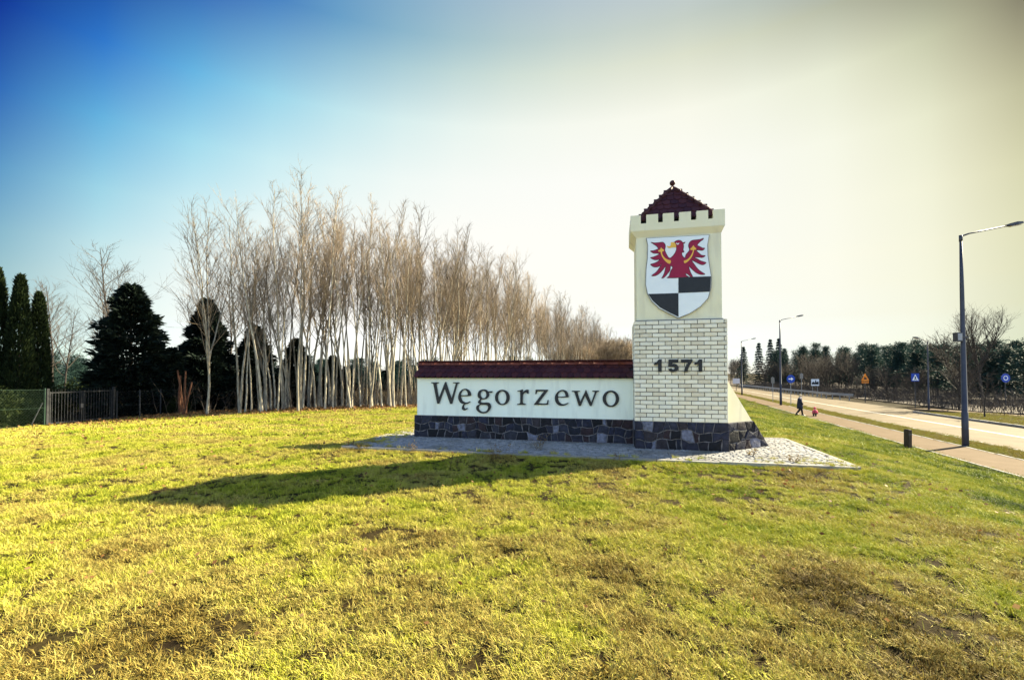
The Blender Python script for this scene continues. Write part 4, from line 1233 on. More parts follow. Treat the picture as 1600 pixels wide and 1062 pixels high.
def spruce(seed, H, rad, n):
    """open spruce: drooping whorls with gaps between them"""
    g = np.random.default_rng(seed)
    tiers = 17
    k = g.integers(0, tiers, n)
    q = .06 + .94 * (k / tiers)
    na = 6
    a = np.round(g.random(n) * na) / na * 6.283 + k * 1.3 + g.normal(size=n) * .16
    f = g.random(n) ** .7
    L = rad * (1 - q) ** .85 * (.75 + .35 * np.sin(k * 2.1 + np.round(a * 3)))
    P = np.stack([L * f * np.cos(a), L * f * np.sin(a), q * H - f * f * L * .28 + .12 * g.normal(size=n)], 1)
    D = np.stack([np.cos(a), np.sin(a), np.full(n, -.35)], 1) + g.normal(size=(n, 3)) * .45
    tb = Tubes()
    tb.add([(0, 0, -.2), (0, 0, H * .99)], [.16, .012], 7)
    return tb.mesh('trunk'), leaf_cloud('crown', P, D, .36, .12, .25, g)


th = [tree_proto('thuja', *thuja(k, 6.0, .46, 9000), BROWN_BARK, THUJA) for k in range(3)]
place(th[0], -20.3, 17.6, 'tall narrow dark thuja at the left picture edge behind the mesh fence', 'thuja', 'thujas behind the mesh fence', (1, 1, 1.06))
place(th[1], -19.55, 17.75, 'middle one of three narrow dark thujas behind the mesh fence', 'thuja', 'thujas behind the mesh fence', (1, 1, 1.02))
place(th[2], -19.7, 18.6, 'shortest of three narrow dark thujas, beside the grey gate', 'thuja', 'thujas behind the mesh fence', (.98, .98, .93))
place(th[1], -21.2, 17.0, 'narrow dark thuja cut by the left picture edge', 'thuja', 'thujas behind the mesh fence', (1, 1, 1.05))
place(th[0], -20.2, 15.6, 'outermost narrow dark thuja beyond the left picture edge', 'thuja', 'thujas behind the mesh fence', (1, 1, 1.0))

cf = [tree_proto('dark_conifer', *conifer(3 + k, 6.4, 2.15, 15000, .34, up=.45, power=.62 + .06 * k), BROWN_BARK, DARKFIR) for k in range(3)]
place(cf[0], -19.0, 22.3, 'big broad dark conifer behind the grey gate', 'conifer', 'dark evergreens at the lawn edge', (1, 1, 1.0), rz=.5)
place(cf[1], -17.9, 26.2, 'dark conifer half hidden behind the leaning bare trees', 'conifer', 'dark evergreens at the lawn edge', (.9, .9, 1.0))
for x, y, s, lb in ((-17.6, 23.2, .52, 'low dark evergreen between the big conifer and the reddish trunk'), (-19.2, 26.5, .62, 'low dark evergreen behind the reddish trunk'),
                    (-15.8, 27.5, .78, 'dark evergreen right of the half hidden conifer behind the trunks'), (-13.6, 28.2, .66, 'dark evergreen behind the tallest bare tree'),
                    (-11.6, 29.0, .5, 'dark evergreen in the shade behind the middle of the grove')):
    place(cf[2], x, y, lb, 'conifer', 'dark evergreens at the lawn edge', (s * 1.15, s * 1.15, s))

# bare trees on the left, beyond the fence
lt = [tree_proto('bare_tree', *bare_tree(300 + k, 10.5, 0.10, limbs=20, first=.3, lfac=.3, forks=1, twigs=6, sub=3, ang=(25, 55), thin=1.1, wob=.1), BROWN_BARK, DARK_TWIG) for k in range(3)]
place(lt[0], -26.5, 30, 'bare tree rising above the big dark conifer', 'tree', 'bare trees behind the fence', 1.02, rz=1.0)
for x, y, s, k, lb in ((-25.2, 24.5, .68, 1, 'thin bare tree just right of the thujas'), (-24.6, 27, .7, 2, 'thin bare tree between the thujas and the big conifer'), (-27.5, 31, .72, 1, 'bare tree with tangled twigs left of the big conifer'),
                       (-19.6, 28.5, .72, 0, 'bare tree behind the gap right of the big conifer'), (-19.4, 31, .9, 2, 'bare tree with fine twigs behind the left end of the grove'), (-31, 31, .66, 2, 'far thin bare tree behind the thujas')):
    place(lt[k], x, y, lb, 'tree', 'bare trees behind the fence', s)


def bush(seed, rad, h, n, size=.1):
    g = np.random.default_rng(seed)
    nc = 26
    a = g.uniform(0, 6.28, nc); r = rad * np.sqrt(g.random(nc)) * .75
    cc = np.stack([r * np.cos(a), r * np.sin(a), h * (.2 + .6 * g.random(nc)) * (1 - .5 * (r / rad) ** 2)], 1)
    idx = g.integers(0, nc, n)
    dirs = g.normal(size=(n, 3)); dirs /= np.linalg.norm(dirs, axis=1, keepdims=True)
    P = cc[idx] + dirs * (rad * .3 * g.random((n, 1)) ** .5)
    P[:, 2] = np.abs(P[:, 2])
    tb = Tubes()
    for c in cc:
        tb.add([(c[0] * .2, c[1] * .2, -.05), (c[0] * .6, c[1] * .6, c[2] * .6), tuple(c)], [.018, .012, .005], 5)
    return tb.mesh('stem'), leaf_cloud('foliage', P, dirs + np.array([0, 0, .3]), size, size * .5, .1, g)


def bush_proto(name, st, fo, sm, fm_):
    root = empty(name, (0, 0, -500))
    link('stem', st, sm, root)
    link('foliage', fo, fm_, root)
    return root


bs = [bush_proto('green_bush', *bush(60 + k, 1.4, 2.2, 4200, .13), BROWN_BARK, BUSH) for k in range(2)]
for x, y, s, k, lb in ((-22.6, 22.5, 1.0, 0, 'leafy green bush seen above the grey gate'), (-21.6, 20.6, .6, 1, 'small green bush behind the gate beside the thujas'), (-16.7, 22.4, .42, 1, 'low green bush at the wire fence right of the big conifer'), (-24.5, 26, .9, 1, 'green bush further back behind the gate')):
    place(bs[k], x, y, lb, 'bush', 'green bushes behind the fence', s)

for k, (x, y, s_) in enumerate(((-19.2, 12.8, .9), (-19.0, 14.4, .95), (-18.9, 15.9, .85), (-19.0, 17.3, .7), (-20.8, 13.6, 1.0))):
    place(bs[k % 2], x, y, ('dark hedge bush at the left picture edge behind the mesh fence', 'second dark hedge bush behind the mesh fence', 'dark hedge bush under the first thuja behind the mesh fence', 'dark hedge bush at the gate post under the shortest thuja', 'dark hedge bush furthest back behind the mesh fence')[k], 'bush', 'hedge behind the mesh fence', s_)
tb = Tubes()
rr = random.Random(5)
for k in range(4):
    p, _ = limb_path(rr, (rr.gauss(0, .05), rr.gauss(0, .05), -.1), (rr.gauss(0, .1), rr.gauss(0, .1), 1), rr.uniform(1.4, 2.3), 6, .06, .05)
    tb.add(p, [.085 - .009 * j for j in range(7)], 7)
rt = empty('red_trunk', (-15.6, 21.3, gz(-15.6, 21.3)))
tag(rt, 'reddish brown cluster of short stems at the dark lawn edge', 'stump')
link('stem', tb.mesh('stem'), RED_BARK, rt)

# ------------------------------------------------------------------ the wood across the road
pn = [tree_proto('pine', *pine(20 + k, 9.0, 4200, (.10, .2, .15)[k], 2.3), BROWN_BARK, PINE) for k in range(3)]
sp = [tree_proto('spruce', *spruce(40 + k, 13.5, 3.3, 6500), BROWN_BARK, PINE) for k in range(2)]
bt_ = [tree_proto('bare_tree', *bare_tree(500 + k, 7.0, 0.08, limbs=20, first=.15, lfac=.38, forks=2, twigs=6, sub=3, ang=(25, 60), thin=1.5, wob=.1), BROWN_BARK, DARK_TWIG) for k in range(3)]


def at_px(px, Y):
    return (px - 800) / 700 * Y, Y


for (px, Y, h), lb in zip(((1162, 150, 13.6), (1186, 146, 14.6), (1204, 150, 16.2), (1217, 150, 16.5), (1226, 142, 12.5), (1278, 120, 10.4), (1290, 120, 11.2)),
                          ('leftmost of the tall dark spruces above the far road', 'second tall spruce from the left above the far road', 'tall spruce behind the second street lamp', 'tallest spruce of the far group beside the lamp pole', 'shorter spruce just right of the tallest one', 'spruce tip above the brown trees, left of the pair', 'spruce tip above the brown trees, right of the pair')):
    x, y = at_px(px, Y)
    place(random.choice(sp), x, y, lb, 'spruce', 'tall spruces across the road', (1, 1, h / 13.5), z=float(road_z(y)))
n = 0
wood = []
while n < 150:
    px = random.uniform(1165, 1720)
    Y = random.uniform(46, 118) if px > 1340 else random.uniform(80, 170)
    x, y = at_px(px, Y)
    d = TY * x - TX * y
    if d < 31 or d > 76 or any((x - a) ** 2 + (y - b) ** 2 < 3.2 for a, b in wood):
        continue
    if px < 1330 and random.random() < .35:
        continue
    wood.append((x, y))
    n += 1
    top = 545 - (4 if px < 1400 else 0) + random.gauss(0, 3) - (random.random() < .12) * random.uniform(4, 10)
    h = (583 - top) / 700 * y + 1.5 - float(road_z(y))
    place(random.choice(pn), x, y, 'dark pine across the road, ' + ('left of the orange triangle sign' if px < 1351 else 'between the orange triangle sign and the nearest lamp' if px < 1505 else 'right of the nearest lamp'), 'pine', 'pines of the wood across the road', (1.0, 1.0, min(h, 10.5) / 9.0), z=float(road_z(y)))
n = 0
while n < 48:
    px = random.uniform(1145, 1700)
    Y = random.uniform(44, 150)
    x, y = at_px(px, Y)
    d = TY * x - TX * y
    if d < 26.8 or d > 36 or any((x - a) ** 2 + (y - b) ** 2 < 1.8 for a, b in wood) or (px > 1330 and random.random() < .35):
        continue
    wood.append((x, y))
    n += 1
    h = random.uniform(.40, .75) if px > 1330 else random.uniform(.75, 1.15)
    place(random.choice(bt_), x, y, 'bare brown tree at the wood edge, ' + ('left of the orange triangle sign' if px < 1351 else 'between the orange triangle sign and the nearest lamp' if px < 1505 else 'right of the nearest lamp'), 'tree', 'bare trees along the wood edge', h, z=float(road_z(y)))

for k in range(9):
    px = 1141 + 2.6 * k; Y = random.uniform(175, 215)
    x, y = at_px(px, Y)
    place(bt_[k % 3], x, y, 'brown bare tree at the far bend of the road beside the buttress', 'tree', 'bare trees at the far bend', random.uniform(1.2, 1.6), z=float(road_z(y)))
big = tree_proto('bare_tree', *bare_tree(777, 8.2, 0.15, limbs=20, first=.3, lfac=.36, forks=4, twigs=5, sub=3, ang=(18, 42), thin=1.1, wob=.08), BROWN_BARK, DARK_TWIG)
x, y = at_px(1535, 48)
place(big, x, y, 'large fan shaped bare tree standing above the wood behind the nearest lamp', 'tree', None, 1.2, rz=.4, z=float(road_z(y)))
yt = tree_proto('bare_tree', *bare_tree(778, 3.2, 0.05, limbs=14, first=.4, lfac=.4, twigs=4, sub=2, ang=(30, 60)), BROWN_BARK, DARK_TWIG)
x, y = at_px(1537, 31.5)
place(yt, x, y, 'small young bare tree on the far verge right of the nearest lamp', 'tree', None, 1.0, z=float(road_z(y)))
x, y = at_px(1497, 40)
place(bt_[1], x, y, 'medium bare tree just left of the nearest lamp pole', 'tree', None, 1.0, z=float(road_z(y)))


def brush(name, n, s0, s1, d0, d1, h, label):
    """tangled bare undergrowth that reads as one mass"""
    g = np.random.default_rng(int(s0 * 10 + d0))
    tb = Tubes()
    rr = random.Random(3)
    for _ in range(n):
        s, d = rr.uniform(s0, s1), rr.uniform(d0, d1)
        x, y = rd(d, s)
        z = float(road_z(y)) - .1
        hh = h * rr.uniform(.4, 1.1)
        p, _d = limb_path(rr, (x, y, z), (rr.gauss(0, .3), rr.gauss(0, .3), 1), hh, 4, .12, .02)
        tb.add(p, [.022, .018, .013, .009, .004], 3)
        for q in range(5):
            k = rr.randint(1, 3)
            t, _ = limb_path(rr, p[k], (rr.gauss(0, .6), rr.gauss(0, .6), .8), hh * rr.uniform(.25, .5), 2, .15, .02)
            tb.add(t, [.010, .007, .003], 3)
    o = link(name, tb.mesh(name), DARK_TWIG)
    tag(o, label, 'undergrowth', kind='stuff')
    return o


brush('undergrowth', 2600, 38, 160, 23.5, 31, 1.9, 'grey brown leafless undergrowth along the wood edge across the road')
brush('undergrowth', 800, 2, 38, 27.2, 32, 1.8, 'dark leafless undergrowth behind the far footpath')

# scrub on the grove floor
tb = Tubes()
rr = random.Random(9)
for _ in range(700):
    i = rr.choices(range(6), [4, 5, 6, 8, 8, 6])[0]
    (x0, y0), (x1, y1) = edge[i], edge[i + 1]
    t = rr.random(); nx, ny = -(y1 - y0), x1 - x0
    L = math.hypot(nx, ny); dep = .5 + 7 * rr.random()
    x = x0 + (x1 - x0) * t + nx / L * dep; y = y0 + (y1 - y0) * t + ny / L * dep
    p, _d = limb_path(rr, (x, y, gz(x, y) - .05), (rr.gauss(0, .3), rr.gauss(0, .3), 1), rr.uniform(.5, 2.2), 4, .1, .02)
    tb.add(p, [.014, .012, .009, .006, .003], 3)
    for q in range(4):
        tt, _ = limb_path(rr, p[rr.randint(1, 3)], (rr.gauss(0, .6), rr.gauss(0, .6), .8), rr.uniform(.25, .7), 2, .12, .02)
        tb.add(tt, [.007, .005, .002], 3)
tag(link('undergrowth', tb.mesh('undergrowth'), DARK_TWIG), 'thin leafless saplings and scrub between the grove trunks', 'undergrowth', kind='stuff')
# twiggy far end of the grove, seen above the wall beside the tower
fb = tree_proto('bare_tree', *bare_tree(901, 5.4, 0.06, limbs=24, first=.08, lfac=.42, forks=3, twigs=7, sub=4, ang=(20, 60), thin=1.6, wob=.1), BROWN_BARK, TWIG)
for k in range(26):
    px = random.uniform(868, 1000); Y = random.uniform(58, 74)
    x, y = at_px(px, Y)
    place(fb, x, y, 'low twiggy brown thicket tree beyond the far end of the grove', 'tree', 'thicket left of the tower', random.uniform(.95, 1.2) + .45 * max(0, (px - 890) / 110))

# ------------------------------------------------------------------ street furniture
def lamp(x, y, h, arm, yaw, label, base_z=None, group='street lamps along the road'):
    z = float(road_z(y)) if base_z is None else base_z
    root = tag(empty('street_lamp', (x, y, z), yaw), label, 'street lamp', group)
    k = h / 8.5
    MB().tube([(0, 0, -.3), (0, 0, h * .16), (0, 0, h * .161), (0, 0, h * .75), (0, 0, h)], [.115 * k, .11 * k, .10 * k, .07 * k, .045 * k], 10).build('pole', STEEL, root, smooth=True)
    MB().tube([(0, 0, h - .22), (0, 0, h + .03)], [.06 * k, .06 * k], 10).build('collar', STEEL, root, smooth=True)
    MB().tube([(0, 0, h - .02), (arm * .15, 0, h + arm * .045), (arm * .85, 0, h + arm * .19)], [.032, .03, .027], 8).build('arm', STEEL, root, smooth=True)
    a = math.atan(.20)
    hd = empty('lamp_head_pivot', (0, 0, 0)); bpy.data.objects.remove(hd)
    c, s = math.cos(a), math.sin(a)
    def P(u, v, w): return (arm * .80 + u * c - w * s, v, h + arm * .18 + u * s + w * c)
    prof = [(0.0, .05, .0, .05), (.12, .09, -.03, .07), (.40, .145, -.04, .085), (.66, .12, -.03, .05), (.76, .05, -.01, .02)]
    vs, fs = [], []
    for u, hw, w0, w1 in prof:
        vs += [P(u, -hw, w0), P(u, hw, w0), P(u, hw * .8, w1), P(u, -hw * .8, w1)]
    for i in range(len(prof) - 1):
        for q in range(4):
            fs.append((i * 4 + q, i * 4 + 4 + q, i * 4 + 4 + (q + 1) % 4, i * 4 + (q + 1) % 4))
    fs += [(0, 1, 2, 3), (19, 18, 17, 16)]
    head = MB().add(vs, fs).build('lamp_head', DARKSTEEL, root)
    MB().add([P(.16, -.07, -.048), P(.62, -.09, -.048), P(.62, .09, -.048), P(.16, .07, -.048), P(.2, -.04, -.075), P(.56, -.06, -.075), P(.56, .06, -.075), P(.2, .04, -.075)],
             [(7, 6, 5, 4), (0, 4, 5, 1), (1, 5, 6, 2), (2, 6, 7, 3), (3, 7, 4, 0)]).build('lens', GLASSY, head)
    return root


yaw = math.atan2(-TX, TY) + .18
l1 = lamp(18.2, 18.05, 8.5, 2.45, .05, 'nearest grey street lamp, standing tall beside the pavement with a small box on its pole')
lamp(26.9, 44.9, 8.5, 2.1, 0.0, 'second grey street lamp, behind the walking woman')
lamp(36.4, 71.0, 8.5, 2.0, 0.0, 'third and farthest grey street lamp beside the slope of the buttress')
lx, ly = at_px(1450, 39.0)
lamp(lx, ly, 5.9, 1.15, math.pi + .25, 'shorter lamp on the far verge with its arm pointing left', None, 'street lamps along the road')
MB().box(-.34, -.09, -.09, .09, 4.22, 4.58).build('junction_box', DARKSTEEL, l1)
MB().box(-.315, -.13, -.096, -.091, 4.27, 4.54).build('box_label', GALV, l1)
MB().box(-.12, .12, -.1, .1, 4.36, 4.42).build('clamp', DARKSTEEL, l1)


def post_mb(h, r=.03):
    return MB().tube([(0, 0, -.2), (0, 0, h)], [r, r], 8)


def sign_root(px, Y, name, label, cat='road sign', group='road signs'):
    x, y = at_px(px, Y)
    return tag(empty(name, (x, y, float(road_z(y)) - .02)), label, cat, group)


def disc(r, y0, y1, z, n=20):
    return MB().add([(r * math.cos(2 * math.pi * k / n), y, z + r * math.sin(2 * math.pi * k / n)) for y in (y0, y1) for k in range(n)],
                    [tuple(range(n)), tuple(range(n, 2 * n))[::-1]] + [(k, n + k, n + (k + 1) % n, (k + 1) % n) for k in range(n)])


# round blue sign with a white arrow on the near verge
Y = 45.5
r = sign_root(1235, Y, 'road_sign', 'round blue sign with a white arrow on a thin post behind the woman')
post_mb(2.9).build('post', GALV, r)
p = disc(.42, -.05, -.035, 2.65).build('sign_plate', SIGN_BLUE, r)
p = link('arrow', outline_mesh('arrow', [[(-.24, 2.60), (.02, 2.60), (.02, 2.48), (.26, 2.65), (.02, 2.82), (.02, 2.70), (-.24, 2.70)]], .006), SIGN_WHITE, r, (0, -.056, 0))
# thin posts seen edge on
for px, Y, h, lb in ((1207, 52, 2.9, 'thin grey sign post left of the second street lamp'), (1252, 60, 3.4, 'thin grey sign post right of the round blue sign')):
    r = sign_root(px, Y, 'sign_post', lb, 'post', 'thin sign posts')
    post_mb(h).build('post', GALV, r)
    MB().box(-.02, .02, -.3, .3, h - .75, h - .1).build('sign_plate', GALV, r)
# white built-up-area board on two posts
Y = 68
r = sign_root(1273, Y, 'town_board', 'white board with a dark town silhouette on two posts behind the guard rail')
for sx in (-.38, .38):
    post_mb(2.6).build('post', GALV, r, (sx, 0, 0))
MB().box(-.6, .6, -.05, -.035, 1.55, 2.55).build('sign_plate', SIGN_WHITE, r)
link('silhouette', outline_mesh('silhouette', [[(-.52, 1.75), (.52, 1.75), (.52, 2.1), (.40, 2.25), (.28, 2.1), (.16, 2.1), (.16, 2.3), (.08, 2.42), (0, 2.3), (0, 2.05), (-.14, 2.05), (-.27, 2.2), (-.40, 2.05), (-.52, 2.05)]], .006), BLACK, r, (0, -.056, 0))
# orange warning triangle over a plate
Y = 52
r = sign_root(1351, Y, 'warning_sign', 'orange triangular warning sign with a dark symbol on a dark post')
post_mb(3.2, .035).build('post', DARKSTEEL, r)
link('sign_plate', outline_mesh('sign_plate', [[(-.47, 2.45), (.47, 2.45), (0, 3.28)]], .015), SIGN_ORANGE, r, (0, -.05, 0))
link('symbol', outline_mesh('symbol', [[(-.20, 2.58), (.20, 2.58), (.13, 2.78), (.04, 2.74), (-.02, 2.92), (-.13, 2.75)]], .006), BLACK, r, (0, -.061, 0))
pl = MB().box(-.40, .40, -.055, -.04, 2.12, 2.40).build('supplementary_plate', SIGN_ORANGE, r)
for k in range(3):
    MB().box(-.33, .33, -.059, -.0555, 2.17 + .075 * k, 2.20 + .075 * k).build('text_line', BLACK, pl)
# blue pedestrian crossing sign
Y = 41
r = sign_root(1429, Y, 'crossing_sign', 'square blue pedestrian crossing sign on the far verge')
post_mb(3.2, .03).build('post', DARKSTEEL, r)
MB().box(-.36, .36, -.05, -.035, 2.45, 3.17).build('sign_plate', SIGN_BLUE, r)
link('triangle', outline_mesh('triangle', [[(-.30, 2.53), (.30, 2.53), (0, 3.08)]], .006), SIGN_WHITE, r, (0, -.056, 0))
link('walker', outline_mesh('walker', [[(-.12, 2.57), (-.06, 2.57), (0, 2.68), (.06, 2.57), (.12, 2.57), (.04, 2.74), (.05, 2.84), (.10, 2.80), (.03, 2.90), (-.04, 2.90), (-.10, 2.80), (-.05, 2.83), (-.04, 2.74)]], .004), BLACK, r, (0, -.061, 0))
# dim round blue sign in front of the dark wood
Y = 38
r = sign_root(1570, Y, 'road_sign', 'dim round blue sign with pale ring against the dark wood at the right')
post_mb(3.2, .03).build('post', DARKSTEEL, r)
disc(.38, -.05, -.035, 2.75).build('sign_plate', SIGN_BLUE, r)
n = 20
link('bicycle_mark', outline_mesh('bicycle_mark', [[(.2 * math.cos(2 * math.pi * k / n), 2.75 + .2 * math.sin(2 * math.pi * k / n)) for k in range(n)], [(.14 * math.cos(2 * math.pi * k / n), 2.75 + .14 * math.sin(2 * math.pi * k / n)) for k in range(n)]], .006), SIGN_WHITE, r, (0, -.056, 0))
# small tan board far down the road
r = sign_root(1150, 96, 'sign_board', 'small tan board on a post far down the road beside the buttress')
post_mb(2.4, .06).build('post', DARKSTEEL, r)
MB().box(-.75, .75, -.06, -.03, 1.5, 2.6).build('sign_plate', WOOD if False else SCARF, r)

# guard rail
s0, s1 = 66.0, 150.0
x0, y0 = rd(20.9, s0)
gr = tag(empty('guard_rail', (x0, y0, float(road_z(y0)))), 'long grey steel guard rail curving along the far side of the road', 'guard rail')
mb = MB()
prof = [(-.02, .45), (-.06, .50), (-.02, .58), (-.02, .62), (-.06, .70), (-.02, .75)]
vs, fs = [], []
ns = 29
for i in range(ns):
    s = s0 + (s1 - s0) * i / (ns - 1)
    dd = 20.9 + 2.4 * float(S(76, 62, s)) if False else 20.9 + 2.2 * max(0, (74 - s) / 12) ** 2
    x, y = rd(dd, s)
    z = float(road_z(y)) - float(road_z(y0))
    for o, h in prof:
        vs.append((x - x0 + TY * o, y - y0 - TX * o, z + h))
    for o, h in prof[::-1]:
        vs.append((x - x0 + TY * (o + .012), y - y0 - TX * (o + .012), z + h))
m_ = 2 * len(prof)
for i in range(ns - 1):
    for q in range(m_):
        fs.append((i * m_ + q, i * m_ + (q + 1) % m_, (i + 1) * m_ + (q + 1) % m_, (i + 1) * m_ + q))
mb.add(vs, fs).build('rail', GALV, gr)
pm = MB().box(-.05, .05, -.03, .03, -.2, .72).mesh('post')
for k in range(42):
    s = s0 + 1 + 2 * k
    dd = 20.98 + 2.2 * max(0, (74 - s) / 12) ** 2
    x, y = rd(dd, s)
    link('post', pm, GALV, gr, (x - x0, y - y0, float(road_z(y)) - float(road_z(y0))))

# wooden marker post at the pavement edge
bx, by = rd(9.22, 21.6)
x, y = at_px(1416, 17.6)
wp = tag(empty('wooden_post', (x, y, gz(x, y) - .02), .3), 'short dark weathered wooden post at the edge of the pavement', 'post')
wp.rotation_euler = (.0, R(1.5), .3)
MB().box(-.085, .085, -.09, .09, -.3, .74).add([(-.085, -.09, .7401), (.085, -.09, .7401), (.085, .09, .7401), (-.085, .09, .7401), (-.05, -.055, .765), (.05, -.055, .765), (.05, .055, .765), (-.05, .055, .765)],
                                            [(4, 5, 6, 7), (0, 1, 5, 4), (1, 2, 6, 5), (2, 3, 7, 6), (3, 0, 4, 7)]).build('post', WOOD, wp)
MB().box(-.087, .087, -.095, -.0901, .54, .60).build('band', DARKSTEEL, wp)

# ------------------------------------------------------------------ fence and gate on the left
GA, GB = Vector((-17.4, 16.8, 0)), Vector((-17.05, 19.2, 0))
FZ = lambda p: gz(p[0], p[1])
def fence_run(name, a, b, h, label, npost, mesh, post_mat, wire_mat, step=.11, wr=.0022):
    a, b = Vector(a), Vector(b)
    root = tag(empty(name, (a.x, a.y, FZ(a))), label, 'fence')
    L = (b - a).length
    e = (b - a).normalized()
    za = FZ(a)
    zo = lambda t: FZ(a + e * t) - za
    pmx = MB().tube([(0, 0, -.2), (0, 0, h + .06)], [.028, .028], 8).mesh('post')
    for k in range(npost):
        t = L * k / (npost - 1)
        link('post', pmx, post_mat, root, (e.x * t, e.y * t, zo(t)))
    for hz in (.06, h * .5, h):
        MB().tube([(e.x * t, e.y * t, zo(t) + hz) for t in np.linspace(0, L, 8)], [.006] * 8, 4).build('tension_wire', post_mat, root)
    if mesh:
        tb = Tubes()
        t = -h
        while t < L:
            for sgn in (1, -1):
                t0, z0, t1, z1 = (t, .05, t + h, h) if sgn > 0 else (t, h, t + h, .05)
                c0, c1 = max(0, t0), min(L, t1)
                if c1 <= c0: continue
                f = lambda c: z0 + (z1 - z0) * (c - t0) / (t1 - t0)
                tb.add([(e.x * c0, e.y * c0, zo(c0) + f(c0)), (e.x * c1, e.y * c1, zo(c1) + f(c1))], [wr, wr], 3)
            t += step
        o = link('wire_mesh', tb.mesh('wire_mesh'), wire_mat, root)
        o['kind'] = 'stuff'
    return root


GREENWIRE = M('green_wire', [(0.01, 0.03, 0.016), (0.02, 0.045, 0.025)], 6, 0.6)
fence_run('mesh_fence', (-17.05, 11.5, 0), GA - Vector((.012, .08, 0)), 1.35, 'green diamond mesh fence in front of the thujas left of the gate', 4, True, GREENWIRE, GREENWIRE)
fence_run('wire_fence', GB + Vector((.02, .15, 0)), (-16.6, 22.4, 0), 1.2, 'low wire fence on thin posts between the gate and the reddish trunk', 4, True, GATE, GATE, .16, .0018)
e = (GB - GA).normalized()
gz0 = FZ((GA + GB) / 2)
gate = tag(empty('garden_gate', (GA.x, GA.y, gz0), math.atan2(e.y, e.x)), 'grey barred metal double gate beside the dark thujas', 'gate')
L = (GB - GA).length
for t in (0, L):
    MB().box(t - .04, t + .04, -.04, .04, -.3, 1.42).build('gate_post', GATE, gate)
barm = MB().box(-.009, .009, -.009, .009, .13, 1.24).mesh('bar')
spk = MB().tube([(0, 0, 1.28), (0, 0, 1.40)], [.009, .002], 6).mesh('spike')
for a, b in ((.07, L / 2 - .02), (L / 2 + .02, L - .07)):
    mb = MB().box(a, a + .04, -.02, .02, .06, 1.3).box(b - .04, b, -.02, .02, .06, 1.3).box(a + .04, b - .04, -.019, .019, .09, .13).box(a + .04, b - .04, -.019, .019, 1.24, 1.28)
    leaf = mb.build('gate_leaf', GATE, gate)
    n = 10
    for k in range(n):
        x = a + .04 + (b - a - .08) * (k + .5) / n
        link('bar', barm, GATE, leaf, (x, 0, 0))
        link('spike', spk, GATE, leaf, (x, 0, 0))
MB().box(L / 2 - .09, L / 2 + .02, -.035, .035, .62, .78).build('lock_box', DARKSTEEL, gate)
MB().tube([(-.15, 0.0, .9), (-.55, .0, -.05)], [.02, .02], 6).build('stay', GATE, gate)


# ------------------------------------------------------------------ people on the pavement
def skin_mesh(name, verts, edges, radii, root=0, sub=2):
    me = bpy.data.meshes.new(name)
    me.from_pydata(verts, edges, [])
    o = bpy.data.objects.new(name, me)
    C.objects.link(o)
    m = o.modifiers.new('skin', 'SKIN')
    for i, r_ in enumerate(radii):
        sv = me.skin_vertices[0].data[i]
        sv.radius = (r_, r_) if not isinstance(r_, tuple) else r_
        sv.use_root = (i == root)
    s = o.modifiers.new('sub', 'SUBSURF'); s.levels = s.render_levels = sub
    m.use_smooth_shade = True
    out = bpy.data.meshes.new_from_object(o.evaluated_get(bpy.context.evaluated_depsgraph_get()))
    bpy.data.objects.remove(o)
    out.name = name
    return out


def rings(mb, spec, n=14):
    """stacked ellipses (x, y, z, rx, ry)"""
    vs, fs = [], []
    for x, y, z, rx, ry in spec:
        vs += [(x + rx * math.cos(2 * math.pi * k / n), y + ry * math.sin(2 * math.pi * k / n), z) for k in range(n)]
    for i in range(len(spec) - 1):
        fs += [(i * n + k, i * n + (k + 1) % n, (i + 1) * n + (k + 1) % n, (i + 1) * n + k) for k in range(n)]
    fs += [tuple(range(n))[::-1], tuple(range((len(spec) - 1) * n, len(spec) * n))]
    return mb.add(vs, fs)


# the woman walks towards the camera's right (+x), slightly away; local frame faces +x
V_ = [(0, 0, .90), (0, 0, 1.08), (.01, 0, 1.27), (.02, 0, 1.38), (.035, 0, 1.47), (.05, 0, 1.56),
      (.02, .085, .86), (.14, .09, .49), (.20, .09, .09), (.30, .09, .04),
      (-.02, -.085, .86), (-.03, -.09, .48), (-.25, -.09, .16), (-.17, -.09, .05),
      (.01, .17, 1.33), (-.06, .22, 1.08), (.08, .21, .88), (.13, .20, .80),
      (.01, -.17, 1.33), (.05, -.22, 1.08), (.16, -.20, .90), (.20, -.19, .82)]
E_ = [(0, 1), (1, 2), (2, 3), (3, 4), (4, 5), (0, 6), (6, 7), (7, 8), (8, 9), (0, 10), (10, 11), (11, 12), (12, 13), (2, 14), (14, 15), (15, 16), (16, 17), (2, 18), (18, 19), (19, 20), (20, 21)]
R_ = [.13, .12, .13, .055, .075, .085, .085, .06, .04, .03, .085, .06, .04, .03, .055, .045, .035, .025, .055, .045, .035, .025]
wx, wy = 20.9, 32.6
wz = float(road_z(wy))
woman = link('person', skin_mesh('person', V_, E_, R_), SKIN, None, (wx, wy, wz), (0, 0, R(-20)))
woman.scale = (.93, .93, .93)
tag(woman, 'woman in a long dark coat and pale scarf walking along the pavement', 'person', 'people on the pavement')
rings(MB(), [(.01, 0, .55, .21, .20), (.01, 0, .75, .205, .20), (0, 0, .95, .19, .20), (0, 0, 1.1, .165, .19), (.01, 0, 1.28, .155, .205), (.015, 0, 1.36, .12, .15), (.02, 0, 1.41, .07, .075)]).build('coat', NAVY, woman, smooth=True)
for sgn, pth_ in ((1, V_[14:18]), (-1, V_[18:22])):
    MB().tube(pth_[:3], [.078, .068, .055], 10).build('sleeve', NAVY, woman, smooth=True)
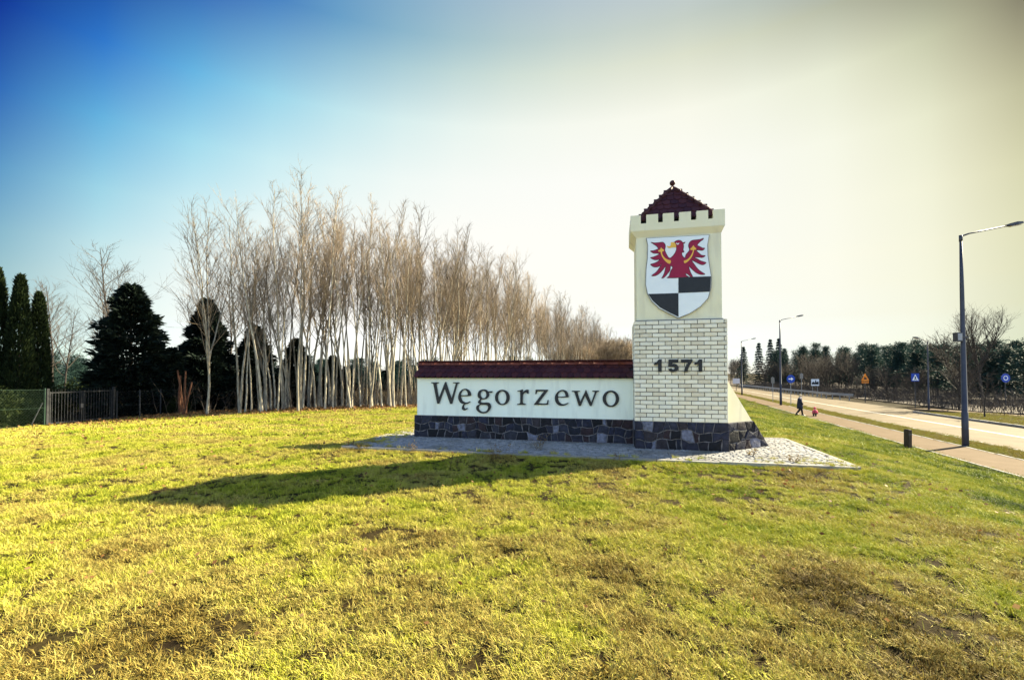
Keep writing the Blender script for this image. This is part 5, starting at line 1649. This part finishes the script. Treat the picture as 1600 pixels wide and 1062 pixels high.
for pth_ in ([V_[6], V_[7], V_[8]], [V_[10], V_[11], V_[12]]):
    MB().tube(pth_, [.10, .078, .06], 10).build('trouser_leg', TROUSER, woman, smooth=True)
for a in (V_[8], V_[12]):
    dx = .13
    rings(MB(), [(a[0] + .05, a[1], max(.0, a[2] - .10), .14, .05), (a[0] + .04, a[1], a[2] - .05, .13, .05), (a[0], a[1], a[2] + .02, .06, .05)], 10).build('shoe', BLACK, woman)
rings(MB(), [(.02, 0, 1.36, .10, .11), (.03, 0, 1.40, .11, .115), (.03, 0, 1.45, .085, .09)]).build('scarf', SCARF, woman, smooth=True)
rings(MB(), [(.02, 0, 1.48, .085, .088), (.025, 0, 1.56, .102, .095), (.03, 0, 1.62, .095, .09), (.035, 0, 1.665, .06, .06), (.035, 0, 1.675, .02, .02)]).build('hair', HAIR, woman, smooth=True)

# the crouching child
V_ = [(0, 0, .22), (.03, 0, .33), (.06, 0, .43), (.09, 0, .49), (.11, 0, .54), (.13, 0, .60),
      (.05, .07, .21), (.20, .08, .24), (.12, .08, .05), (.20, .08, .025), (.05, -.07, .21), (.20, -.08, .24), (.12, -.08, .05), (.20, -.08, .025),
      (.07, .10, .44), (.16, .12, .33), (.25, .09, .28), (.07, -.10, .44), (.17, -.12, .32), (.25, -.06, .22)]
E_ = [(0, 1), (1, 2), (2, 3), (3, 4), (4, 5), (0, 6), (6, 7), (7, 8), (8, 9), (0, 10), (10, 11), (11, 12), (12, 13), (2, 14), (14, 15), (15, 16), (2, 17), (17, 18), (18, 19)]
R_ = [.085, .085, .085, .045, .065, .07, .06, .045, .03, .022, .06, .045, .03, .022, .04, .034, .02, .04, .034, .02]
kx, ky = at_px(1274, 32.0)
child = link('person', skin_mesh('person', V_, E_, R_), SKIN, None, (kx, ky, float(road_z(ky))), (0, 0, R(200)))
tag(child, 'small child in a pink red jacket crouching on the pavement by the woman', 'person', 'people on the pavement')
rings(MB(), [(.0, 0, .20, .13, .13), (.02, 0, .30, .13, .135), (.06, 0, .42, .115, .13), (.08, 0, .48, .07, .08)]).build('jacket', PINK, child, smooth=True)
for pth_ in (V_[14:17], V_[17:20]):
    MB().tube(pth_, [.055, .048, .036], 9).build('sleeve', PINK, child, smooth=True)
for pth_ in (V_[6:9], V_[10:13]):
    MB().tube(pth_, [.07, .056, .045], 9).build('trouser_leg', TROUSER, child, smooth=True)
for a in (V_[9], V_[13]):
    rings(MB(), [(a[0] - .03, a[1], 0, .085, .035), (a[0] - .04, a[1], .04, .075, .035), (a[0] - .06, a[1], .065, .04, .03)], 9).build('shoe', BLACK, child)
rings(MB(), [(.10, 0, .55, .075, .075), (.12, 0, .61, .088, .082), (.125, 0, .66, .07, .065), (.13, 0, .685, .02, .02)]).build('hat', PINK, child, smooth=True)


# ------------------------------------------------------------------ grass
def tuft(name, seed, n, radius, h0, h1, lean0, lean1, width):
    """a patch of tangled blades, each a bent tapering ribbon"""
    g = np.random.default_rng(seed)
    a = g.uniform(0, 2 * np.pi, n); r = radius * np.sqrt(g.random(n))
    nclump = max(3, n // 14)
    cl = g.integers(0, nclump, n)
    ca = g.uniform(0, 2 * np.pi, nclump); cr = radius * np.sqrt(g.random(nclump))
    P = np.stack([cr[cl] * np.cos(ca[cl]) * .8 + r * np.cos(a) * .35, cr[cl] * np.sin(ca[cl]) * .8 + r * np.sin(a) * .35, np.full(n, -.012)], 1)
    az = g.uniform(0, 2 * np.pi, n)
    lean = np.radians(g.uniform(lean0, lean1, n))
    H = g.uniform(h0, h1, n)
    d = np.stack([np.cos(az) * np.sin(lean), np.sin(az) * np.sin(lean), np.cos(lean)], 1)
    l2 = lean + np.radians(g.uniform(10, 45, n))
    az2 = az + g.normal(size=n) * .5
    d2 = np.stack([np.cos(az2) * np.sin(l2), np.sin(az2) * np.sin(l2), np.cos(l2)], 1)
    w = (width * g.uniform(.6, 1.3, n))[:, None]
    sx = np.stack([-np.sin(az + g.normal(size=n) * .7), np.cos(az), np.zeros(n)], 1) * w
    m1 = P + d * (H * .5)[:, None]
    tip = m1 + d2 * (H * .55)[:, None]
    tip[:, 2] = np.maximum(tip[:, 2], .004)
    v = np.stack([P - sx, P + sx, m1 + sx * .8, m1 - sx * .8, tip + sx * .12, tip - sx * .12], 1).reshape(-1, 3)
    b = np.arange(n)[:, None] * 6
    f = np.concatenate([b + np.array([0, 1, 2, 3]), b + np.array([3, 2, 4, 5])])
    tone = np.clip(g.beta(2.2, 2.6, nclump)[cl] * .55 + g.random(n) * .45, 0, 1)
    return fast_mesh(name, v, f, np.repeat(tone, 6))


def scatter(name, pos, rot, scl, idx, protos, mat, label, cat):
    """one object that repeats the patches on its points with geometry nodes"""
    me = bpy.data.meshes.new(name)
    n = len(pos)
    me.vertices.add(n)
    me.vertices.foreach_set('co', np.asarray(pos, np.float32).ravel())
    for nm, ty, key, val in (('rot', 'FLOAT_VECTOR', 'vector', rot), ('scl', 'FLOAT_VECTOR', 'vector', scl)):
        a = me.attributes.new(nm, ty, 'POINT')
        a.data.foreach_set(key, np.asarray(val, np.float32).ravel())
    a = me.attributes.new('pick', 'INT', 'POINT')
    a.data.foreach_set('value', np.asarray(idx, np.int32))
    o = link(name, me, mat)
    ng = bpy.data.node_groups.new(name + '_nodes', 'GeometryNodeTree')
    ng.interface.new_socket('Geometry', in_out='INPUT', socket_type='NodeSocketGeometry')
    ng.interface.new_socket('Geometry', in_out='OUTPUT', socket_type='NodeSocketGeometry')
    A = ng.nodes.new
    gi, go = A('NodeGroupInput'), A('NodeGroupOutput')
    m2p = A('GeometryNodeMeshToPoints')
    ng.links.new(gi.outputs[0], m2p.inputs['Mesh'])
    j = A('GeometryNodeJoinGeometry')
    iop = A('GeometryNodeInstanceOnPoints')
    for p in reversed(protos):
        oi = A('GeometryNodeObjectInfo')
        oi.inputs['Object'].default_value = p
        oi.inputs['As Instance'].default_value = True
        ng.links.new(oi.outputs['Geometry'], j.inputs[0])
    ng.links.new(m2p.outputs[0], iop.inputs['Points'])
    ng.links.new(j.outputs[0], iop.inputs['Instance'])
    iop.inputs['Pick Instance'].default_value = True
    for nm, ty, so in (('rot', 'FLOAT_VECTOR', 'Rotation'), ('scl', 'FLOAT_VECTOR', 'Scale'), ('pick', 'INT', 'Instance Index')):
        na = A('GeometryNodeInputNamedAttribute')
        na.data_type = ty
        na.inputs['Name'].default_value = nm
        out = [s for s in na.outputs if s.enabled and s.name == 'Attribute'][0]
        if so == 'Rotation':
            e2r = A('FunctionNodeEulerToRotation')
            ng.links.new(out, e2r.inputs[0]); out = e2r.outputs[0]
        ng.links.new(out, iop.inputs[so])
    ng.links.new(iop.outputs[0], go.inputs[0])
    md = o.modifiers.new('scatter', 'NODES')
    md.node_group = ng
    tag(o, label, cat, kind='stuff')
    return o


def unlinked(me, mat):
    me.materials.append(mat)
    return bpy.data.objects.new(me.name, me)


near_t = [unlinked(tuft('grass_patch', 10 + k, 90, .085, .02, .06, 15, 80, .0022), GRASS) for k in range(5)]
tall_t = [unlinked(tuft('grass_patch', 30 + k, 110, .09, .04, .10, 10, 55, .0024), GRASS) for k in range(3)]
far_t = [unlinked(tuft('grass_patch', 40 + k, 240, .36, .025, .075, 15, 70, .0050), GRASS) for k in range(3)]
verge_t = [unlinked(tuft('grass_patch', 50 + k, 120, .30, .04, .10, 10, 55, .005), VERGE) for k in range(3)]


def on_apron(x, y, m=0.0):
    lu = math.cos(AN) * (x - O.x) - math.sin(AN) * (y - O.y)
    lv = math.sin(AN) * (x - O.x) + math.cos(AN) * (y - O.y)
    return (lu > SL[0] - m) & (lu < SL[1] + m) & (lv > SL[2] - m) & (lv < SL[3] + m)


def fill(xr, yr, density, keep, g):
    n = int((xr[1] - xr[0]) * (yr[1] - yr[0]) * density)
    x = g.uniform(*xr, n); y = g.uniform(*yr, n)
    k = keep(x, y)
    return x[k], y[k]


g = np.random.default_rng(99)
infov = lambda x, y, m=1.2: np.abs(x) < (y + .4) * 1.17 + m
lawn = lambda x, y: (TY * x - TX * y < 9.28)


def grove_side(x, y):
    """True on the lawn side of the grove edge"""
    k = np.ones_like(x, bool)
    ex = np.array([e_[0] for e_ in edge]); ey = np.array([e_[1] for e_ in edge])
    return (y < np.interp(x, ex, ey) + .3) & (x > -17.0)


def patchy(x, y):
    """bare spots where the winter lawn is thin"""
    v = np.array([noise.noise((a * 1.3, b * 1.3, 4)) * .55 + .6 * noise.noise((a * 8.0, b * 8.0, 8)) + .35 * noise.noise((a * 3.2, b * 3.2, 1)) for a, b in zip(x, y)])
    return v


packs = []
x, y = fill((-12, 12), (1.2, 5.2), 270, lambda x, y: infov(x, y) & lawn(x, y) & ~on_apron(x, y, -.02), g)
p = patchy(x, y); k = p > -.40
packs.append((x[k], y[k], 0, 5, .7, 1.3))
x, y = fill((-20, 13), (5.2, 11), 150, lambda x, y: infov(x, y) & lawn(x, y) & ~on_apron(x, y, -.03), g)
p = patchy(x, y); k = p > -.42
packs.append((x[k], y[k], 0, 5, .8, 1.25))
x, y = fill((-18, 24), (11, 34), 17, lambda x, y: infov(x, y) & lawn(x, y) & grove_side(x, y) & ~on_apron(x, y, -.05), g)
packs.append((x, y, 8, 3, .8, 1.2))
x, y = fill((-8, 40), (34, 95), 3.0, lambda x, y: lawn(x, y) & grove_side(x, y), g)
packs.append((x, y, 8, 3, 1.1, 1.6))
x, y = fill((-12, 12), (1.2, 10), 3.2, lambda x, y: infov(x, y) & lawn(x, y) & ~on_apron(x, y, .02), g)
p = patchy(x + 50, y); k = p > .02
packs.append((x[k], y[k], 5, 3, .7, 1.25))
pos, rot, scl, idx = [], [], [], []
for x, y, i0, ni, s0, s1 in packs:
    n = len(x)
    pos.append(np.stack([x, y, ground_z(x, y) + lawn_bump(x, y) + .008], 1))
    rot.append(np.stack([g.normal(size=n) * .06, g.normal(size=n) * .06, g.uniform(0, 6.28, n)], 1))
    s = g.uniform(s0, s1, n)
    scl.append(np.stack([s, s, s * g.uniform(.75, 1.25, n)], 1))
    idx.append(g.integers(i0, i0 + ni, n))
# a fringe of longer grass along the apron's edges
fu = []
for k in range(1300):
    side = random.random()
    if side < .62: u, v = random.uniform(SL[0], SL[1]), SL[2] - random.uniform(.02, .16)
    elif side < .8: u, v = SL[1] + random.uniform(.03, .12), random.uniform(SL[2], SL[3])
    else: u, v = SL[0] - random.uniform(.03, .12), random.uniform(SL[2], SL[3])
    q = O + UU * u + VV * v
    fu.append((q.x, q.y, gz(q.x, q.y) + .02))
# grass that has crept over the apron's corners and into its joints
for k in range(150):
    if k < 18: u, v = SL[1] - abs(random.gauss(0, .55)), SL[2] + abs(random.gauss(0, .28))
    elif k < 110: u, v = SL[0] + abs(random.gauss(0, .35)), random.uniform(SL[2], SL[3])
    else: u, v = random.uniform(SL[0], SL[1]), SL[2] + abs(random.gauss(0, .10))
    q = O + UU * u + VV * v
    fu.append((q.x, q.y, .085))
n = len(fu)
pos.append(np.array(fu)); rot.append(np.stack([g.normal(size=n) * .1, g.normal(size=n) * .1, g.uniform(0, 6.28, n)], 1))
s = g.uniform(.6, 1.1, n); scl.append(np.stack([s, s, s], 1)); idx.append(g.integers(5, 8, n))
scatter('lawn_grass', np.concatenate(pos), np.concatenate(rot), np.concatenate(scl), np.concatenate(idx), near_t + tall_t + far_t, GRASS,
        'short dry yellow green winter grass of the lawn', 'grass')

# verges
vx, vy = [], []
for d0, d1, sa, sb, dens in ((11.32, 12.68, -6, 60, 26), (11.32, 12.68, 60, 130, 8), (19.1, 24.2, -6, 45, 12)):
    n = int((d1 - d0) * (sb - sa) * dens)
    d = g.uniform(d0, d1, n); s = g.uniform(sa, sb, n)
    vx.append(TY * d + TX * s); vy.append(-TX * d + TY * s)
vx, vy = np.concatenate(vx), np.concatenate(vy)
n = len(vx)
s = g.uniform(.7, 1.2, n)
scatter('verge_grass', np.stack([vx, vy, road_z(vy) - .005], 1), np.stack([g.normal(size=n) * .06, g.normal(size=n) * .06, g.uniform(0, 6.28, n)], 1), np.stack([s, s, s], 1), g.integers(0, 3, n), verge_t, VERGE,
        'rough olive grass on the verges beside the road', 'grass')

# fallen leaves along the grove edge and a few on the lawn
P = []
for _ in range(7000):
    i = random.choices(range(4), [6, 6, 5, 3])[0]
    (x0, y0), (x1, y1) = edge[i], edge[i + 1]
    t = random.random(); nx, ny = -(y1 - y0), x1 - x0
    L = math.hypot(nx, ny); dep = random.gauss(.6, 1.0)
    P.append((x0 + (x1 - x0) * t + nx / L * dep, y0 + (y1 - y0) * t + ny / L * dep))
for _ in range(700):
    P.append((random.uniform(-16, -2), random.uniform(9, 21)))
for _ in range(520):
    P.append((random.uniform(-6, 6), random.uniform(2.5, 9)))
for _ in range(900):
    P.append((random.gauss(-15.8, 1.0), random.gauss(18.5, 1.6)))
P = np.array(P)
P = P[~on_apron(P[:, 0], P[:, 1], .05)]
P3 = np.stack([P[:, 0], P[:, 1], ground_z(P[:, 0], P[:, 1]) + lawn_bump(P[:, 0], P[:, 1]) + g.uniform(.03, .07, len(P))], 1)
D = g.normal(size=(len(P), 3)) * np.array([1, 1, .35])
lf = leaf_cloud('fallen_leaves', P3, D, np.clip(.026 + .0032 * np.hypot(P[:, 0], P[:, 1]), .03, .10), np.clip(.018 + .0024 * np.hypot(P[:, 0], P[:, 1]), .02, .07), 0, g)
tag(link('fallen_leaves', lf, LITTER), 'brown fallen leaves strewn along the foot of the grove', 'leaves', kind='stuff')


# dry weeds on and beside the apron
def weed(seed, h, n):
    rr = random.Random(seed)
    tb = Tubes()
    P, D = [], []
    for _ in range(n):
        p, d = limb_path(rr, (rr.gauss(0, .03), rr.gauss(0, .03), -.02), (rr.gauss(0, .35), rr.gauss(0, .35), 1), h * rr.uniform(.5, 1.1), 4, .12, .0)
        tb.add(p, [.0035, .003, .0025, .002, .0012], 4)
        for q in range(5):
            k = rr.randint(1, 4)
            t, td = limb_path(rr, p[k], (rr.gauss(0, .7), rr.gauss(0, .7), .8), h * rr.uniform(.12, .3), 2, .15, 0)
            tb.add(t, [.002, .0016, .001], 3)
            P += [tuple(t[-1]), tuple(t[1])]; D += [tuple(td), (rr.gauss(0, 1), rr.gauss(0, 1), .4)]
    return tb.mesh('stalk'), leaf_cloud('leaf', np.array(P), np.array(D), .035, .014, .1, np.random.default_rng(seed))


for seed, u, v, h, n, lb in ((1, -2.3, -1.35, .34, 6, 'tall dry weed standing in the shadow at the front of the apron'), (2, -1.75, -.55, .30, 7, 'dry weed growing between the setts below the name wall'),
                             (3, -4.0, -1.05, .22, 5, 'dry weed at the front edge of the apron near its left corner'), (4, 1.9, -.3, .12, 6, 'flat weed clump on the sunlit setts below the buttress'),
                             (5, 2.4, -.75, .14, 7, 'dark weed clump near the right front corner of the apron'), (6, -.4, -1.02, .16, 6, 'weed clump at the kerb in front of the tower'),
                             (7, -2.9, -1.95, .38, 5, 'spindly dry weed on the lawn where the tower shadow crosses it'), (8, -5.4, -.9, .2, 7, 'dark weed tuft at the left tip of the apron')):
    q = O + UU * u + VV * v
    z = .095 if on_apron(q.x, q.y) else gz(q.x, q.y)
    r = tag(empty('dry_weed', (q.x, q.y, z)), lb, 'weed', 'weeds round the apron')
    a, b = weed(seed, h, n)
    link('stalk', a, WEED, r)
    link('leaf', b, WEED, r)


# distant woods that read as one mass: behind the pines on the right, and low along the left horizon
crowns = []
for p in pn + cf[:1]:
    me = [c for c in p.children if c.name.startswith('crown')][0].data
    crowns.append(bpy.data.objects.new('wood_crown', me))
n = 1000
d = g.uniform(72, 150, n); s = g.uniform(10, 330, n)
x = TY * d + TX * s; y = -TX * d + TY * s
k = (y > 15) & (np.degrees(np.arctan2(x, y)) < 58)
x, y = x[k], y[k]
sc3 = np.minimum(8.2, (583 - 546) / 700 * y + 3.0) / 9.0 * g.uniform(.8, 1.05, len(x))
scatter('far_wood', np.stack([x, y, road_z(y) - .1], 1), np.stack([0 * x, 0 * x, g.uniform(0, 6.28, len(x))], 1), np.stack([sc3 * 1.3, sc3 * 1.3, sc3], 1), g.integers(0, 3, len(x)), crowns, PINE,
        'dark distant pine wood closing the view behind the nearer trees', 'wood')
n = 420
a = R(1) * g.uniform(-62, 12, n); r = g.uniform(85, 150, n)
x, y = r * np.sin(a), r * np.cos(a)
sc3 = g.uniform(.35, .75, n)
scatter('far_wood', np.stack([x, y, ground_z(x, y) - .1], 1), np.stack([0 * x, 0 * x, g.uniform(0, 6.28, n)], 1), np.stack([sc3 * 1.5, sc3 * 1.5, sc3], 1), g.integers(0, 4, n), crowns, PINE,
        'low dark wood along the horizon behind the garden and the grove', 'wood')
